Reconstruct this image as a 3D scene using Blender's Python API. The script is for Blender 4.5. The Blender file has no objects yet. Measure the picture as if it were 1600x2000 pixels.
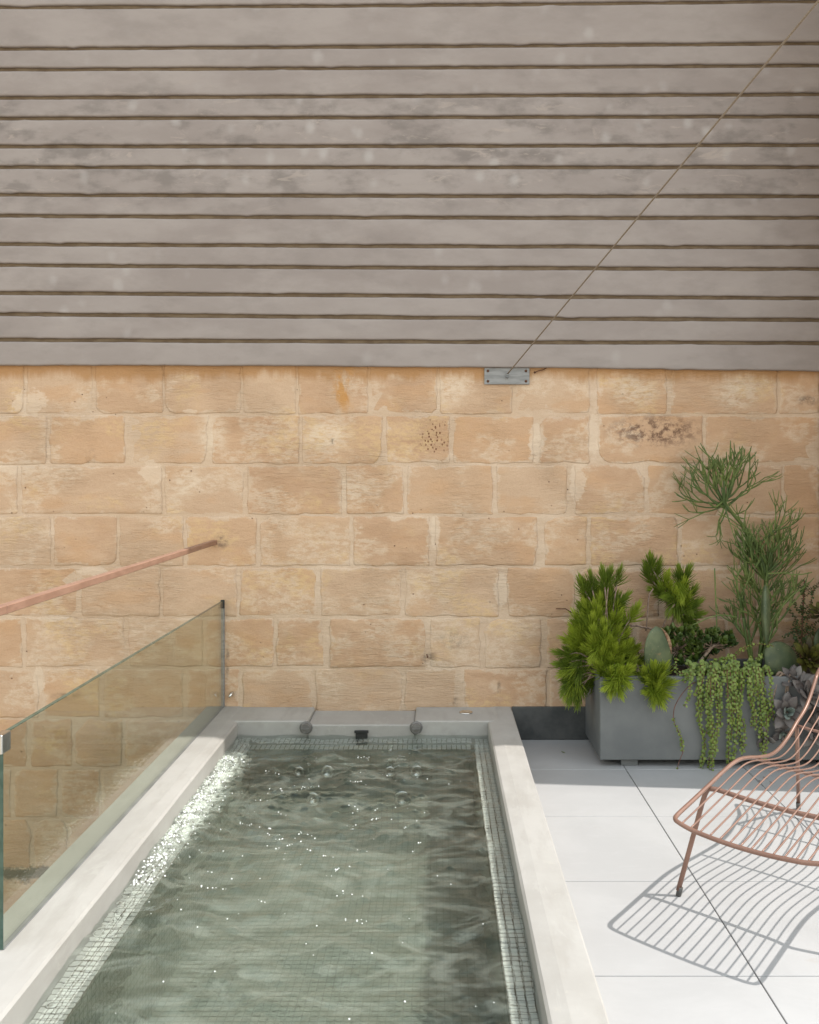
import bpy, math, random
import numpy as np
from mathutils import Vector, Matrix, Quaternion, noise

# ------------------------------------------------------------------ camera, light, exposure
F, CX, CY, H = 1717.0, 855.0, 921.0, 1.49        # focal length and principal point in photo pixels, eye height
D = F * H / 522.0                                 # distance to the stone wall
SUN = Vector((0.585, -0.05, 1.0)).normalized()    # towards the sun
sc = bpy.context.scene
col = sc.collection
cam = bpy.data.cameras.new('camera')
cam.sensor_fit = 'HORIZONTAL'; cam.sensor_width = 36.0
cam.lens = 36.0 * F / 1600.0
cam.shift_x = (800 - CX) / 1600.0
cam.shift_y = (CY - 1000) / 1600.0
cam.clip_start = 0.05; cam.clip_end = 5000
camo = bpy.data.objects.new('camera', cam); col.objects.link(camo)
camo.location = (0, 0, H); camo.rotation_euler = (math.radians(90), 0, 0)
sc.camera = camo

world = bpy.data.worlds.new('World'); sc.world = world; world.use_nodes = True
wt = world.node_tree
sky = wt.nodes.new('ShaderNodeTexSky'); sky.sky_type = 'NISHITA'; sky.sun_disc = False
sky.sun_elevation = math.asin(SUN.z); sky.sun_rotation = math.atan2(SUN.x, SUN.y)
sky.air_density = 3.0; sky.dust_density = 0.3; sky.ozone_density = 0.0; sky.altitude = 0
bg = wt.nodes['Background']; bg.inputs[1].default_value = 0.15
hz = wt.nodes.new('ShaderNodeHueSaturation'); hz.inputs['Saturation'].default_value = 0.35      # milky summer haze
wt.links.new(sky.outputs[0], hz.inputs['Color']); wt.links.new(hz.outputs[0], bg.inputs[0])

sl = bpy.data.lights.new('sun', 'SUN'); sl.energy = 2.5; sl.angle = math.radians(0.53); sl.color = (1.0, 0.945, 0.875)
so = bpy.data.objects.new('sun', sl); col.objects.link(so)
so.rotation_euler = (-SUN).to_track_quat('-Z', 'Y').to_euler(); so.location = (6, -2, 10)
sc.view_settings.view_transform = 'Standard'; sc.view_settings.look = 'None'
sc.view_settings.gamma = 1.0; sc.view_settings.exposure = 0.95
sc.render.engine = 'CYCLES'
sc.cycles.use_denoising = True
sc.cycles.max_bounces = 10; sc.cycles.transmission_bounces = 8; sc.cycles.transparent_max_bounces = 16
sc.cycles.caustics_refractive = True; sc.cycles.caustics_reflective = False
sc.cycles.sample_clamp_indirect = 6.0

# ------------------------------------------------------------------ helpers
def WX(px): return (px - CX) * D / F
def WZ(py): return H - (py - CY) * D / F
def P(px, py, Y): return Vector(((px - CX) * Y / F, Y, H - (py - CY) * Y / F))
def rnd(a, b): return random.uniform(a, b)

def link(o, parent=None):
    col.objects.link(o)
    if parent is not None: o.parent = parent
    return o
def mesh(name, verts, faces, mat, parent=None, smooth=True, loc=None):
    me = bpy.data.meshes.new(name)
    if loc is not None:
        L = Vector(loc); verts = [Vector(v) - L for v in verts]
    me.from_pydata([tuple(v) for v in verts], [], faces); me.update()
    if smooth: me.polygons.foreach_set('use_smooth', [True] * len(me.polygons))
    if mat: me.materials.append(mat)
    o = bpy.data.objects.new(name, me)
    if loc is not None: o.location = loc
    return link(o, parent)
def copy(o, parent=None, name=None):
    c = o.copy(); link(c, parent)
    return c
def empty(name, loc=(0, 0, 0)):
    o = bpy.data.objects.new(name, None); o.location = loc; o.empty_display_size = 0.05
    return link(o)
def tag(o, label, cat, group=None, kind=None):
    o['label'] = label; o['category'] = cat
    if group: o['group'] = group
    if kind: o['kind'] = kind
    return o
def struct(o, label=None, cat=None):
    o['kind'] = 'structure'
    if label: o['label'] = label
    if cat: o['category'] = cat
    return o
def adopt(root, *obs):
    """parent world-space meshes to a root that sits at its own location"""
    for o in obs:
        o.parent = root; o.matrix_parent_inverse = Matrix.Translation(root.location).inverted()
def boxg(x0, x1, y0, y1, z0, z1, b=0.0):
    """bevelled box: verts, faces"""
    if b <= 0:
        v = [(x, y, z) for z in (z0, z1) for y in (y0, y1) for x in (x0, x1)]
        f = [(0, 2, 3, 1), (4, 5, 7, 6), (0, 1, 5, 4), (2, 6, 7, 3), (0, 4, 6, 2), (1, 3, 7, 5)]
        return v, f
    v = []; idx = {}
    lo = (x0, y0, z0); hi = (x1, y1, z1)
    for sx in (0, 1):
        for sy in (0, 1):
            for sz in (0, 1):
                s = (sx, sy, sz)
                for ax in range(3):
                    p = []
                    for k in range(3):
                        e = (lo, hi)[s[k]][k]
                        p.append(e if k == ax else e + (b if s[k] == 0 else -b))
                    idx[(s, ax)] = len(v); v.append(tuple(p))
    f = []
    cyc = {0: ((0, 0), (1, 0), (1, 1), (0, 1)), 1: ((0, 0), (0, 1), (1, 1), (1, 0)), 2: ((0, 0), (1, 0), (1, 1), (0, 1))}
    for ax in range(3):
        o = [k for k in range(3) if k != ax]
        for s in (0, 1):
            q = []
            for a, c in cyc[ax]:
                t = [0, 0, 0]; t[ax] = s; t[o[0]] = a; t[o[1]] = c
                q.append(idx[(tuple(t), ax)])
            f.append(tuple(q) if s == 1 else tuple(reversed(q)))
    for ax in range(3):                      # edges along ax
        o = [k for k in range(3) if k != ax]
        for a in (0, 1):
            for c in (0, 1):
                t0 = [0, 0, 0]; t1 = [0, 0, 0]; t1[ax] = 1
                for t in (t0, t1): t[o[0]] = a; t[o[1]] = c
                f.append((idx[(tuple(t0), o[0])], idx[(tuple(t1), o[0])], idx[(tuple(t1), o[1])], idx[(tuple(t0), o[1])]))
    for sx in (0, 1):
        for sy in (0, 1):
            for sz in (0, 1):
                s = (sx, sy, sz); f.append((idx[(s, 0)], idx[(s, 1)], idx[(s, 2)]))
    c0 = Vector([(lo[k] + hi[k]) / 2 for k in range(3)])
    out = []
    for q in f:                               # outward winding
        a, b_, c = (Vector(v[i]) for i in q[:3])
        n = (b_ - a).cross(c - a); m = sum((Vector(v[i]) for i in q), Vector()) / len(q)
        out.append(q if n.dot(m - c0) > 0 else tuple(reversed(q)))
    return v, out
def box(name, x0, x1, y0, y1, z0, z1, mat, parent=None, b=0.0):
    v, f = boxg(x0, x1, y0, y1, z0, z1, b)
    loc = ((x0 + x1) / 2, (y0 + y1) / 2, z0) if parent is None else None
    return mesh(name, v, f, mat, parent, smooth=False, loc=loc)
def spline(pts, n=6):
    """Catmull-Rom through points"""
    p = [Vector(q) for q in pts]
    p = [p[0] * 2 - p[1]] + p + [p[-1] * 2 - p[-2]]
    out = []
    for i in range(1, len(p) - 2):
        for k in range(n):
            t = k / n
            out.append(0.5 * ((2 * p[i]) + (p[i + 1] - p[i - 1]) * t + (2 * p[i - 1] - 5 * p[i] + 4 * p[i + 1] - p[i + 2]) * t * t
                              + (3 * p[i] - p[i - 1] - 3 * p[i + 1] + p[i + 2]) * t ** 3))
    out.append(p[-2].copy())
    return out
class MB:
    def __init__(s): s.v = []; s.f = []
    def add(s, v, f):
        o = len(s.v); s.v += [tuple(q) for q in v]; s.f += [tuple(i + o for i in q) for q in f]; return s
    def tube(s, pts, r, sides=8, cap=True, flat=1.0):
        pts = [Vector(p) for p in pts]; n = len(pts)
        rr = r if isinstance(r, (list, tuple)) else [r] * n
        o = len(s.v)
        t = (pts[1] - pts[0]).normalized()
        u = t.orthogonal().normalized()
        for i, p in enumerate(pts):
            a = pts[max(i - 1, 0)]; c = pts[min(i + 1, n - 1)]
            t2 = (c - a)
            t2 = t2.normalized() if t2.length > 1e-9 else t
            u = (u - t2 * u.dot(t2)); u = u.normalized() if u.length > 1e-6 else t2.orthogonal().normalized()
            w = t2.cross(u); t = t2
            for k in range(sides):
                ang = 2 * math.pi * k / sides
                s.v.append(tuple(p + (u * math.cos(ang) + w * math.sin(ang) * flat) * rr[i]))
        for i in range(n - 1):
            for k in range(sides):
                a = o + i * sides + k; b = o + i * sides + (k + 1) % sides
                s.f.append((a, b, b + sides, a + sides))
        if cap:
            s.f.append(tuple(o + k for k in reversed(range(sides))))
            s.f.append(tuple(o + (n - 1) * sides + k for k in range(sides)))
        return s
    def box(s, *a, b=0.0): return s.add(*boxg(*a, b=b))
    def lathe(s, prof, M=Matrix.Identity(4), n=16):
        o = len(s.v)
        for r, z in prof:
            for k in range(n):
                a = 2 * math.pi * k / n
                s.v.append(tuple(M @ Vector((r * math.cos(a), r * math.sin(a), z))))
        for i in range(len(prof) - 1):
            for k in range(n):
                a = o + i * n + k; b = o + i * n + (k + 1) % n
                s.f.append((a, b, b + n, a + n))
        s.f.append(tuple(o + k for k in reversed(range(n))))
        s.f.append(tuple(o + (len(prof) - 1) * n + k for k in range(n)))
        return s
    def build(s, name, mat, parent=None, smooth=True, loc=None): return mesh(name, s.v, s.f, mat, parent, smooth, loc)

# ------------------------------------------------------------------ materials
class NT:
    def __init__(s, name):
        s.m = bpy.data.materials.new(name); s.m.use_nodes = True; s.t = s.m.node_tree
        s.p = s.t.nodes['Principled BSDF']; s.out = s.t.nodes['Material Output']
    def n(s, typ, ins=None, **kw):
        nd = s.t.nodes.new(typ)
        for k, v in kw.items(): setattr(nd, k, v)
        for k, v in (ins or {}).items(): s.set(nd.inputs[k], v)
        return nd
    def set(s, sock, v):
        if isinstance(v, bpy.types.NodeSocket): s.t.links.new(v, sock)
        elif isinstance(v, bpy.types.Node): s.t.links.new(v.outputs[0], sock)
        else:
            if isinstance(v, (tuple, list)) and len(v) == 3 and sock.type == 'RGBA': v = (*v, 1)
            sock.default_value = v
    def pos(s): return s.n('ShaderNodeNewGeometry').outputs['Position']
    def mapv(s, vec, scale=(1, 1, 1), loc=(0, 0, 0)): return s.n('ShaderNodeMapping', {0: vec, 1: loc, 3: scale}).outputs[0]
    def noise(s, vec, scale, detail=4, rough=0.55, dist=0.0):
        return s.n('ShaderNodeTexNoise', {'Vector': vec, 'Scale': scale, 'Detail': detail, 'Roughness': rough, 'Distortion': dist}).outputs[0]
    def ramp(s, fac, lo, hi, a=0.0, b=1.0, smooth=True):
        return s.n('ShaderNodeMapRange', {0: fac, 1: lo, 2: hi, 3: a, 4: b}, interpolation_type='SMOOTHSTEP' if smooth else 'LINEAR').outputs[0]
    def mix(s, fac, a, b, typ='MIX'):
        nd = s.n('ShaderNodeMix', data_type='RGBA', blend_type=typ)
        s.set(nd.inputs[0], fac); s.set(nd.inputs[6], a); s.set(nd.inputs[7], b)
        return nd.outputs[2]
    def math(s, op, a, b=0.0, c=None):
        nd = s.n('ShaderNodeMath', operation=op); s.set(nd.inputs[0], a); s.set(nd.inputs[1], b)
        if c is not None: s.set(nd.inputs[2], c)
        return nd.outputs[0]
    def rand(s): return s.n('ShaderNodeObjectInfo').outputs['Random']
    def bump(s, h, strength=0.3, dist=0.01, normal=None):
        nd = s.n('ShaderNodeBump', {'Height': h, 'Strength': strength, 'Distance': dist})
        if normal is not None: s.set(nd.inputs['Normal'], normal)
        return nd.outputs[0]
    def done(s, color=None, rough=None, normal=None, metal=None, spec=None, **kw):
        if color is not None: s.set(s.p.inputs['Base Color'], color)
        if rough is not None: s.set(s.p.inputs['Roughness'], rough)
        if normal is not None: s.set(s.p.inputs['Normal'], normal)
        if metal is not None: s.set(s.p.inputs['Metallic'], metal)
        if spec is not None: s.set(s.p.inputs['Specular IOR Level'], spec)
        for k, v in kw.items(): s.set(s.p.inputs[k.replace('_', ' ')], v)
        return s.m

def blob(T, pos, px, py, rx, rz):
    """soft elliptical mask of a stain that sits on the wall (centre and radii in metres)"""
    sep = T.n('ShaderNodeSeparateXYZ', {0: pos})
    dx = T.math('DIVIDE', T.math('SUBTRACT', sep.outputs[0], WX(px)), rx)
    dz = T.math('DIVIDE', T.math('SUBTRACT', sep.outputs[2], WZ(py)), rz)
    d = T.math('SQRT', T.math('ADD', T.math('MULTIPLY', dx, dx), T.math('MULTIPLY', dz, dz)))
    return T.ramp(d, 1.25, 0.35)

def wall_stone(mortar):
    T = NT('limestone_mortar' if mortar else 'limestone')
    p = T.pos()
    rd = T.rand()
    flat = T.mapv(p, (1, 1, 2.2))
    big = T.noise(p, 1.1, 3)
    mid = T.noise(flat, 5.0, 6, 0.62)
    lines = T.noise(T.mapv(p, (6, 6, 34)), 1.7, 7, 0.7, 1.6)
    grain = T.noise(p, 140, 4, 0.7)
    MC = T.mix(T.ramp(mid, 0.35, 0.7), (0.55, 0.415, 0.305), (0.63, 0.50, 0.385))
    MC = T.mix(T.ramp(big, 0.42, 0.62, 0, 0.6), MC, (0.56, 0.42, 0.30))
    if mortar:
        c = MC
    else:
        c = T.mix(T.ramp(mid, 0.32, 0.68), (0.475, 0.308, 0.198), (0.545, 0.375, 0.252))
        c = T.mix(T.ramp(rd, 0.1, 0.9, 0, 0.7), c, (0.56, 0.42, 0.305))
        c = T.mix(T.ramp(T.n('ShaderNodeTexWhiteNoise', {'W': rd}, noise_dimensions='1D').outputs[0], 0.55, 1.0, 0, 0.55), c, (0.525, 0.325, 0.19))
        c = T.mix(T.ramp(T.noise(flat, 3.1, 5, 0.6), 0.50, 0.66, 0, 0.45), c, (0.54, 0.33, 0.185))     # ochre clouds
        # lime wash left in ragged patches
        wash = T.math('MULTIPLY', T.ramp(T.noise(T.mapv(p, (1, 1, 1.3), (3, 0, 9)), 3.0, 4), 0.50, 0.58),
                      T.ramp(T.noise(T.mapv(p, (9, 9, 18)), 2.0, 7, 0.75), 0.40, 0.58))
        c = T.mix(T.math('MULTIPLY', wash, 0.6), c, (0.66, 0.54, 0.42))
        yel = T.math('MULTIPLY', T.ramp(T.noise(T.mapv(p, (1, 1, 1.2), (7, 0, 2)), 2.6, 3), 0.54, 0.66),
                     T.ramp(T.noise(T.mapv(p, (8, 8, 16)), 2.4, 7, 0.72), 0.40, 0.60))
        c = T.mix(T.math('MULTIPLY', yel, 0.6), c, (0.64, 0.46, 0.25))
        # mortar smeared over the arrises
        ed = T.n('ShaderNodeAttribute', attribute_name='edge').outputs['Fac']
        em = T.math('ADD', T.math('MULTIPLY', ed, 0.95), T.math('MULTIPLY', T.math('SUBTRACT', T.noise(T.mapv(p, (1, 1, 1.2), (1, 2, 5)), 7.5, 6, 0.68), 0.5), 2.6))
        c = T.mix(T.ramp(em, 0.80, 1.05), c, MC)
    lm = T.ramp(T.noise(p, 2.0, 2), 0.42, 0.60, 0.05, 1.0)
    c = T.mix(T.math('MULTIPLY', lm, T.ramp(lines, 0.36, 0.60, 0.26, 0.0)), c, (0.40, 0.26, 0.155))
    c = T.mix(T.ramp(grain, 0.35, 0.65, 0.14, 0.0), c, (0.33, 0.21, 0.125))
    rn2 = T.noise(p, 46, 6, 0.7)
    c = T.mix(T.ramp(rn2, 0.55, 0.75, 0, 0.35), c, (0.42, 0.275, 0.165))
    pe_ = T.noise(T.mapv(p, (1, 1, 1.3), (4, 1, 3)), 13, 6, 0.72)
    for (bx, by, rx, rz) in ((55, 788, .11, .075), (30, 913, .17, .035), (302, 922, .075, .06), (182, 1116, .09, .028), (105, 1207, .09, .018), (375, 805, .05, .02), (75, 1330, .03, .09),
                             (1045, 865, .04, .10), (1130, 940, .05, .12), (980, 1150, .04, .12), (860, 1300, .10, .03), (1160, 850, .035, .12), (850, 1040, .025, .1), (1000, 1395, .1, .03)):
        bl_ = blob(T, p, bx, by, rx * 1.25, rz * 1.25)
        m = T.math('MULTIPLY', T.ramp(T.math('ADD', bl_, T.math('MULTIPLY', T.math('SUBTRACT', pe_, 0.5), 3.4)), 0.42, 0.75), T.ramp(bl_, 0.0, 0.3))
        c = T.mix(T.math('MULTIPLY', m, 0.6), c, (0.65, 0.53, 0.415))
    for (bx, by, rx, rz) in ((690, 962, .10, .13), (415, 850, .10, .13), (365, 940, .09, .1), (1240, 765, .16, .1), (1440, 770, .15, .1), (640, 850, .15, .1), (880, 760, .1, .1)):
        m = T.math('MULTIPLY', blob(T, p, bx, by, rx, rz), T.ramp(T.noise(T.mapv(p, (9, 9, 20), (2, 2, 2)), 2.0, 7, 0.75), 0.38, 0.58))
        c = T.mix(T.math('MULTIPLY', m, 0.65), c, (0.67, 0.56, 0.44))
    # small pits and specks
    pits = T.n('ShaderNodeTexVoronoi', {'Vector': T.mapv(p, (1, 1, 1)), 'Scale': 15.0, 'Randomness': 1.0}).outputs[0]
    pm = T.math('MULTIPLY', T.ramp(pits, 0.075, 0.04), T.ramp(T.noise(p, 2.3, 2), 0.5, 0.58))
    c = T.mix(T.math('MULTIPLY', pm, 0.75), c, (0.12, 0.06, 0.035))
    sep = T.n('ShaderNodeSeparateXYZ', {0: p})
    # rusty run-off line under the plaster
    rn = T.math('ADD', WZ(723), T.math('MULTIPLY', T.math('SUBTRACT', T.noise(T.mapv(p, (1, 1, 0.2)), 5.5, 5, 0.7), 0.62), 0.22))
    run = T.ramp(T.math('SUBTRACT', sep.outputs[2], rn), -0.045, 0.02)
    c = T.mix(T.math('MULTIPLY', run, 0.8), c, (0.38, 0.205, 0.085))
    # single stains seen on the wall
    sn = T.noise(T.mapv(p, (1, 1, 1.2)), 22, 7, 0.75)
    dk = T.math('MULTIPLY', blob(T, p, 1282, 842, 0.28, 0.095), T.ramp(sn, 0.43, 0.60))
    c = T.mix(T.math('MULTIPLY', dk, 0.8), c, (0.085, 0.042, 0.032))
    dr = T.math('MULTIPLY', blob(T, p, 672, 758, 0.07, 0.15), T.ramp(T.noise(T.mapv(p, (2, 2, 0.7)), 9, 5, 0.7), 0.42, 0.6))
    c = T.mix(T.math('MULTIPLY', dr, 0.75), c, (0.50, 0.24, 0.055))
    v2 = T.n('ShaderNodeTexVoronoi', {'Vector': T.mapv(p, (1.3, 1, 1)), 'Scale': 48.0}).outputs[0]
    pt = T.math('MULTIPLY', blob(T, p, 850, 858, 0.095, 0.14), T.ramp(v2, 0.34, 0.22))
    pt = T.math('MULTIPLY', pt, T.ramp(T.noise(p, 16, 3), 0.44, 0.55))
    c = T.mix(T.math('MULTIPLY', pt, 0.85), c, (0.17, 0.065, 0.03))
    for (bx, by, rx, rz, k) in ((430, 1058, 0.05, 0.04, .8), (838, 1285, 0.05, 0.04, .5), (885, 1250, .10, .07, .35), (445, 1290, 0.012, 0.1, .6), (1578, 782, .07, .03, .6),
                                (975, 1345, .012, .05, .6), (130, 1360, .09, .025, .5), (890, 1370, .02, .05, .5), (650, 863, .016, .02, .95), (178, 895, .03, .06, .35)):
        m = T.math('MULTIPLY', blob(T, p, bx, by, rx, rz), T.ramp(sn, 0.40, 0.62))
        c = T.mix(T.math('MULTIPLY', m, k), c, (0.075, 0.06, 0.05))
    # green-black damp line low down in the stair well
    dz = T.math('ADD', sep.outputs[2], T.math('MULTIPLY', T.math('SUBTRACT', sn, 0.5), 0.16))
    dm = T.math('MULTIPLY', T.ramp(dz, WZ(1728), WZ(1712)), T.ramp(dz, WZ(1690), WZ(1700)))
    c = T.mix(T.math('MULTIPLY', dm, 0.8), c, (0.05, 0.055, 0.038))
    h = T.math('ADD', T.math('MULTIPLY', T.math('MULTIPLY', lines, lm), 1.1), T.math('ADD', T.math('MULTIPLY', mid, 1.6), T.math('MULTIPLY', grain, 0.25)))
    h = T.math('SUBTRACT', h, T.math('MULTIPLY', pm, 0.8))
    h = T.math('SUBTRACT', h, T.math('MULTIPLY', pt, 0.8))
    return T.done(c, 0.92, T.bump(h, 0.75, 0.012), spec=0.2)
M_stone = wall_stone(False); M_mortar = wall_stone(True)

def m_render():
    T = NT('grey_render'); p = T.pos(); rd = T.rand()
    cl = T.noise(T.mapv(p, (1, 1, 2.5)), 2.0, 6, 0.62)
    c = T.mix(T.ramp(cl, 0.35, 0.68), (0.262, 0.229, 0.219), (0.316, 0.282, 0.271))
    c = T.mix(T.ramp(rd, 0, 1, 0, 0.35), c, (0.303, 0.270, 0.258))
    st = T.noise(T.mapv(p, (1.5, 1, 3.2), (0, 0, 4)), 3.2, 6, 0.6)
    sep = T.n('ShaderNodeSeparateXYZ', {0: p})
    mid = T.math('MULTIPLY', T.ramp(sep.outputs[2], 2.85, 3.15), T.ramp(sep.outputs[2], 3.75, 3.4))
    c = T.mix(T.math('MULTIPLY', T.ramp(st, 0.46, 0.70), T.math('ADD', T.math('MULTIPLY', mid, 0.5), 0.22)), c, (0.165, 0.146, 0.138))
    ch = T.noise(T.mapv(p, (3, 1, 9), (5, 0, 1)), 1.6, 6, 0.7, 0.8)
    c = T.mix(T.math('MULTIPLY', T.ramp(ch, 0.58, 0.66), T.math('ADD', T.math('MULTIPLY', mid, 0.4), 0.12)), c, (0.375, 0.325, 0.296))
    vo = T.n('ShaderNodeTexVoronoi', {'Vector': T.mapv(p, (1, 0.05, 0.8), (0, 0, 0.13)), 'Scale': 7.5, 'Randomness': 0.75}).outputs[0]
    sp = T.math('MULTIPLY', T.ramp(T.math('ADD', vo, T.math('MULTIPLY', T.noise(p, 14, 4), 0.25)), 0.46, 0.20), T.math('ADD', T.ramp(T.noise(p, 1.3, 2), 0.44, 0.58, 0, .7), T.math('MULTIPLY', mid, .3)))
    c = T.mix(T.math('MULTIPLY', sp, 0.6), c, (0.415, 0.395, 0.39))
    g = T.noise(p, 160, 3, 0.6)
    h = T.math('ADD', T.math('MULTIPLY', cl, 1.0), T.math('ADD', T.math('MULTIPLY', st, 0.5), T.math('MULTIPLY', g, 0.12)))
    return T.done(c, 0.85, T.bump(h, 0.35, 0.006), spec=0.25)
M_render = m_render()

def simple(name, c1, c2, scale, rough, bump=0.0, dist=0.004, metal=0.0, spec=0.4, stretch=(1, 1, 1), lo=0.35, hi=0.65, tint=0.0, detail=5):
    T = NT(name); p = T.mapv(T.pos(), stretch)
    nz = T.noise(p, scale, detail, 0.6)
    c = T.mix(T.ramp(nz, lo, hi), c1, c2)
    if tint: c = T.mix(T.math('MULTIPLY', T.rand(), tint), c, (c[0] if False else tuple(0.6 * q for q in c1)))
    nm = T.bump(T.math('ADD', nz, T.math('MULTIPLY', T.noise(p, scale * 12, 3), 0.3)), bump, dist) if bump else None
    return T.done(c, rough, nm, metal, spec)
M_groove = simple('groove_back', (0.12, 0.085, 0.055), (0.18, 0.135, 0.09), 9, 0.95, 0.5, stretch=(1, 1, 3))
def m_coping():
    T = NT('pale_microcement'); p = T.pos()
    a = T.noise(p, 1.7, 5, 0.6); b = T.noise(T.mapv(p, (4, 1, 4)), 3.0, 6, 0.65)
    c = T.mix(T.ramp(a, 0.35, 0.65), (0.315, 0.304, 0.286), (0.375, 0.365, 0.348))
    c = T.mix(T.ramp(b, 0.46, 0.70, 0, 0.55), c, (0.285, 0.272, 0.25))
    c = T.mix(T.ramp(T.noise(T.mapv(p, (1, 0.35, 1), (3, 1, 0)), 11, 6, 0.7, 1.0), 0.57, 0.66, 0, 0.3), c, (0.42, 0.41, 0.39))
    c = T.mix(T.ramp(T.noise(p, 30, 5, 0.7), 0.60, 0.72, 0, 0.25), c, (0.45, 0.42, 0.37))
    return T.done(c, 0.62, T.bump(T.math('ADD', a, T.math('MULTIPLY', T.noise(p, 45, 4), 0.3)), 0.25, 0.006), spec=0.35)
M_coping = m_coping()
def m_tile():
    T = NT('light_grey_porcelain'); p = T.pos()
    a = T.noise(p, 2.3, 6, 0.62, 0.4); b = T.noise(T.mapv(p, (1, 4, 1)), 6.0, 5, 0.7)
    c = T.mix(T.ramp(a, 0.36, 0.66), (0.355, 0.355, 0.358), (0.395, 0.395, 0.398))
    c = T.mix(T.ramp(b, 0.52, 0.7, 0, 0.25), c, (0.425, 0.425, 0.43))
    c = T.mix(T.math('MULTIPLY', T.rand(), 0.25), c, (0.345, 0.345, 0.35))
    dirt = T.math('MULTIPLY', T.ramp(T.noise(T.mapv(p, (1, 2.2, 1), (2, 0, 0)), 6.5, 6, 0.7), 0.60, 0.72), T.ramp(T.noise(p, 1.2, 2), 0.47, 0.6))
    c = T.mix(T.math('MULTIPLY', dirt, 0.35), c, (0.34, 0.31, 0.28))
    return T.done(c, 0.5, T.bump(a, 0.05, 0.003), spec=0.35)
M_tile = m_tile()
M_side = simple('side_wall_plaster', (0.46, 0.36, 0.26), (0.54, 0.44, 0.335), 1.8, 0.9, 0.4, 0.006)
M_grout = simple('grout', (0.10, 0.075, 0.055), (0.17, 0.13, 0.10), 12, 0.95)
M_slab = simple('concrete_slab', (0.40, 0.37, 0.33), (0.50, 0.46, 0.41), 2, 0.9, 0.3)
M_ground = simple('pale_ground', (0.33, 0.28, 0.22), (0.43, 0.37, 0.29), 0.4, 0.95, 0.2)
M_dark = simple('dark_slate', (0.040, 0.045, 0.048), (0.085, 0.088, 0.088), 5, 0.7, 0.4)
M_planter = simple('grey_planter_paint', (0.115, 0.124, 0.128), (0.15, 0.158, 0.16), 3.5, 0.62, 0.12, 0.003)
M_soil = simple('soil', (0.02, 0.014, 0.01), (0.07, 0.05, 0.035), 40, 1.0, 0.9, 0.01)
M_black = simple('black_plastic', (0.015, 0.016, 0.017), (0.03, 0.03, 0.03), 20, 0.5)
M_copper = simple('rose_brown_powder_coat', (0.20, 0.112, 0.084), (0.24, 0.138, 0.104), 8, 0.38, 0.03, 0.001, metal=0.25, spec=0.5)
M_rail = simple('copper_coloured_rail', (0.27, 0.155, 0.108), (0.33, 0.195, 0.14), 10, 0.55, 0.05, 0.001, metal=0.15, stretch=(4, 1, 4))
M_cap = simple('clear_foot_cap', (0.055, 0.055, 0.055), (0.10, 0.095, 0.09), 60, 0.3)
M_steel = simple('brushed_steel', (0.20, 0.205, 0.21), (0.27, 0.275, 0.28), 12, 0.55, 0.1, 0.001, metal=0.35, stretch=(1, 1, 6))
M_knob = simple('satin_grey_fitting', (0.13, 0.125, 0.12), (0.18, 0.175, 0.17), 30, 0.45, metal=0.2)
M_chrome = simple('polished_steel', (0.55, 0.55, 0.54), (0.7, 0.7, 0.69), 12, 0.22, metal=1.0)
M_cable = simple('cable', (0.15, 0.115, 0.085), (0.24, 0.19, 0.14), 300, 0.6, 0.4, 0.001)
M_rust = simple('rust', (0.06, 0.028, 0.016), (0.14, 0.06, 0.03), 60, 0.9, 0.5)
M_bark = simple('grey_brown_stem', (0.16, 0.11, 0.08), (0.30, 0.23, 0.18), 60, 0.9, 0.6)
M_redstem = simple('red_brown_stem', (0.10, 0.035, 0.025), (0.19, 0.08, 0.055), 40, 0.7, 0.3)

def leafmat(name, c1, c2, rough=0.5, trans=0.25, scale=14, spec=0.4, tip=None, rmix=0.5, young=None):
    """leaf: colour varies from place to place and from piece to piece; some light passes through"""
    T = NT(name); p = T.pos()
    n1 = T.noise(p, scale, 3); n2 = T.noise(p, scale * 6, 3)
    c = T.mix(T.ramp(n1, 0.35, 0.65), c1, c2)
    c = T.mix(T.math('MULTIPLY', T.rand(), rmix), c, tuple(0.62 * a for a in c1))
    c = T.mix(T.ramp(n2, 0.5, 0.75, 0, 0.4), c, tip or c2)
    if young:
        oz = T.n('ShaderNodeSeparateXYZ', {0: T.n('ShaderNodeTexCoord').outputs['Object']}).outputs[2]
        c = T.mix(T.ramp(oz, 0.0, 0.06, 0.0, 0.75), c, young)
    T.done(c, rough, spec=spec)
    tr = T.n('ShaderNodeBsdfTranslucent', {0: c})
    ms = T.n('ShaderNodeMixShader', {0: trans, 1: T.p.outputs[0], 2: tr.outputs[0]})
    T.t.links.new(ms.outputs[0], T.out.inputs[0])
    return T.m
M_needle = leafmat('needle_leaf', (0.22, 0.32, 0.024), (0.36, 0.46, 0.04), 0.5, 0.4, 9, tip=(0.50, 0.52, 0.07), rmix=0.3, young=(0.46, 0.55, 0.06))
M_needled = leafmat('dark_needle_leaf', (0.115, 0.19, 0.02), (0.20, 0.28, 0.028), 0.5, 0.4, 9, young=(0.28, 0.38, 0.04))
M_pencil = leafmat('pencil_stem', (0.065, 0.105, 0.03), (0.115, 0.165, 0.045), 0.5, 0.05, 7, tip=(0.16, 0.20, 0.05))
M_pencilt = leafmat('pencil_tip', (0.085, 0.135, 0.035), (0.165, 0.215, 0.06), 0.5, 0.1, 6, tip=(0.28, 0.30, 0.09))
M_jade = leafmat('jade_leaf', (0.03, 0.065, 0.014), (0.085, 0.13, 0.022), 0.35, 0.1, 14, tip=(0.17, 0.15, 0.03))
M_trail = leafmat('round_leaf', (0.13, 0.20, 0.04), (0.25, 0.33, 0.07), 0.32, 0.25, 30, tip=(0.30, 0.33, 0.08))
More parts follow.
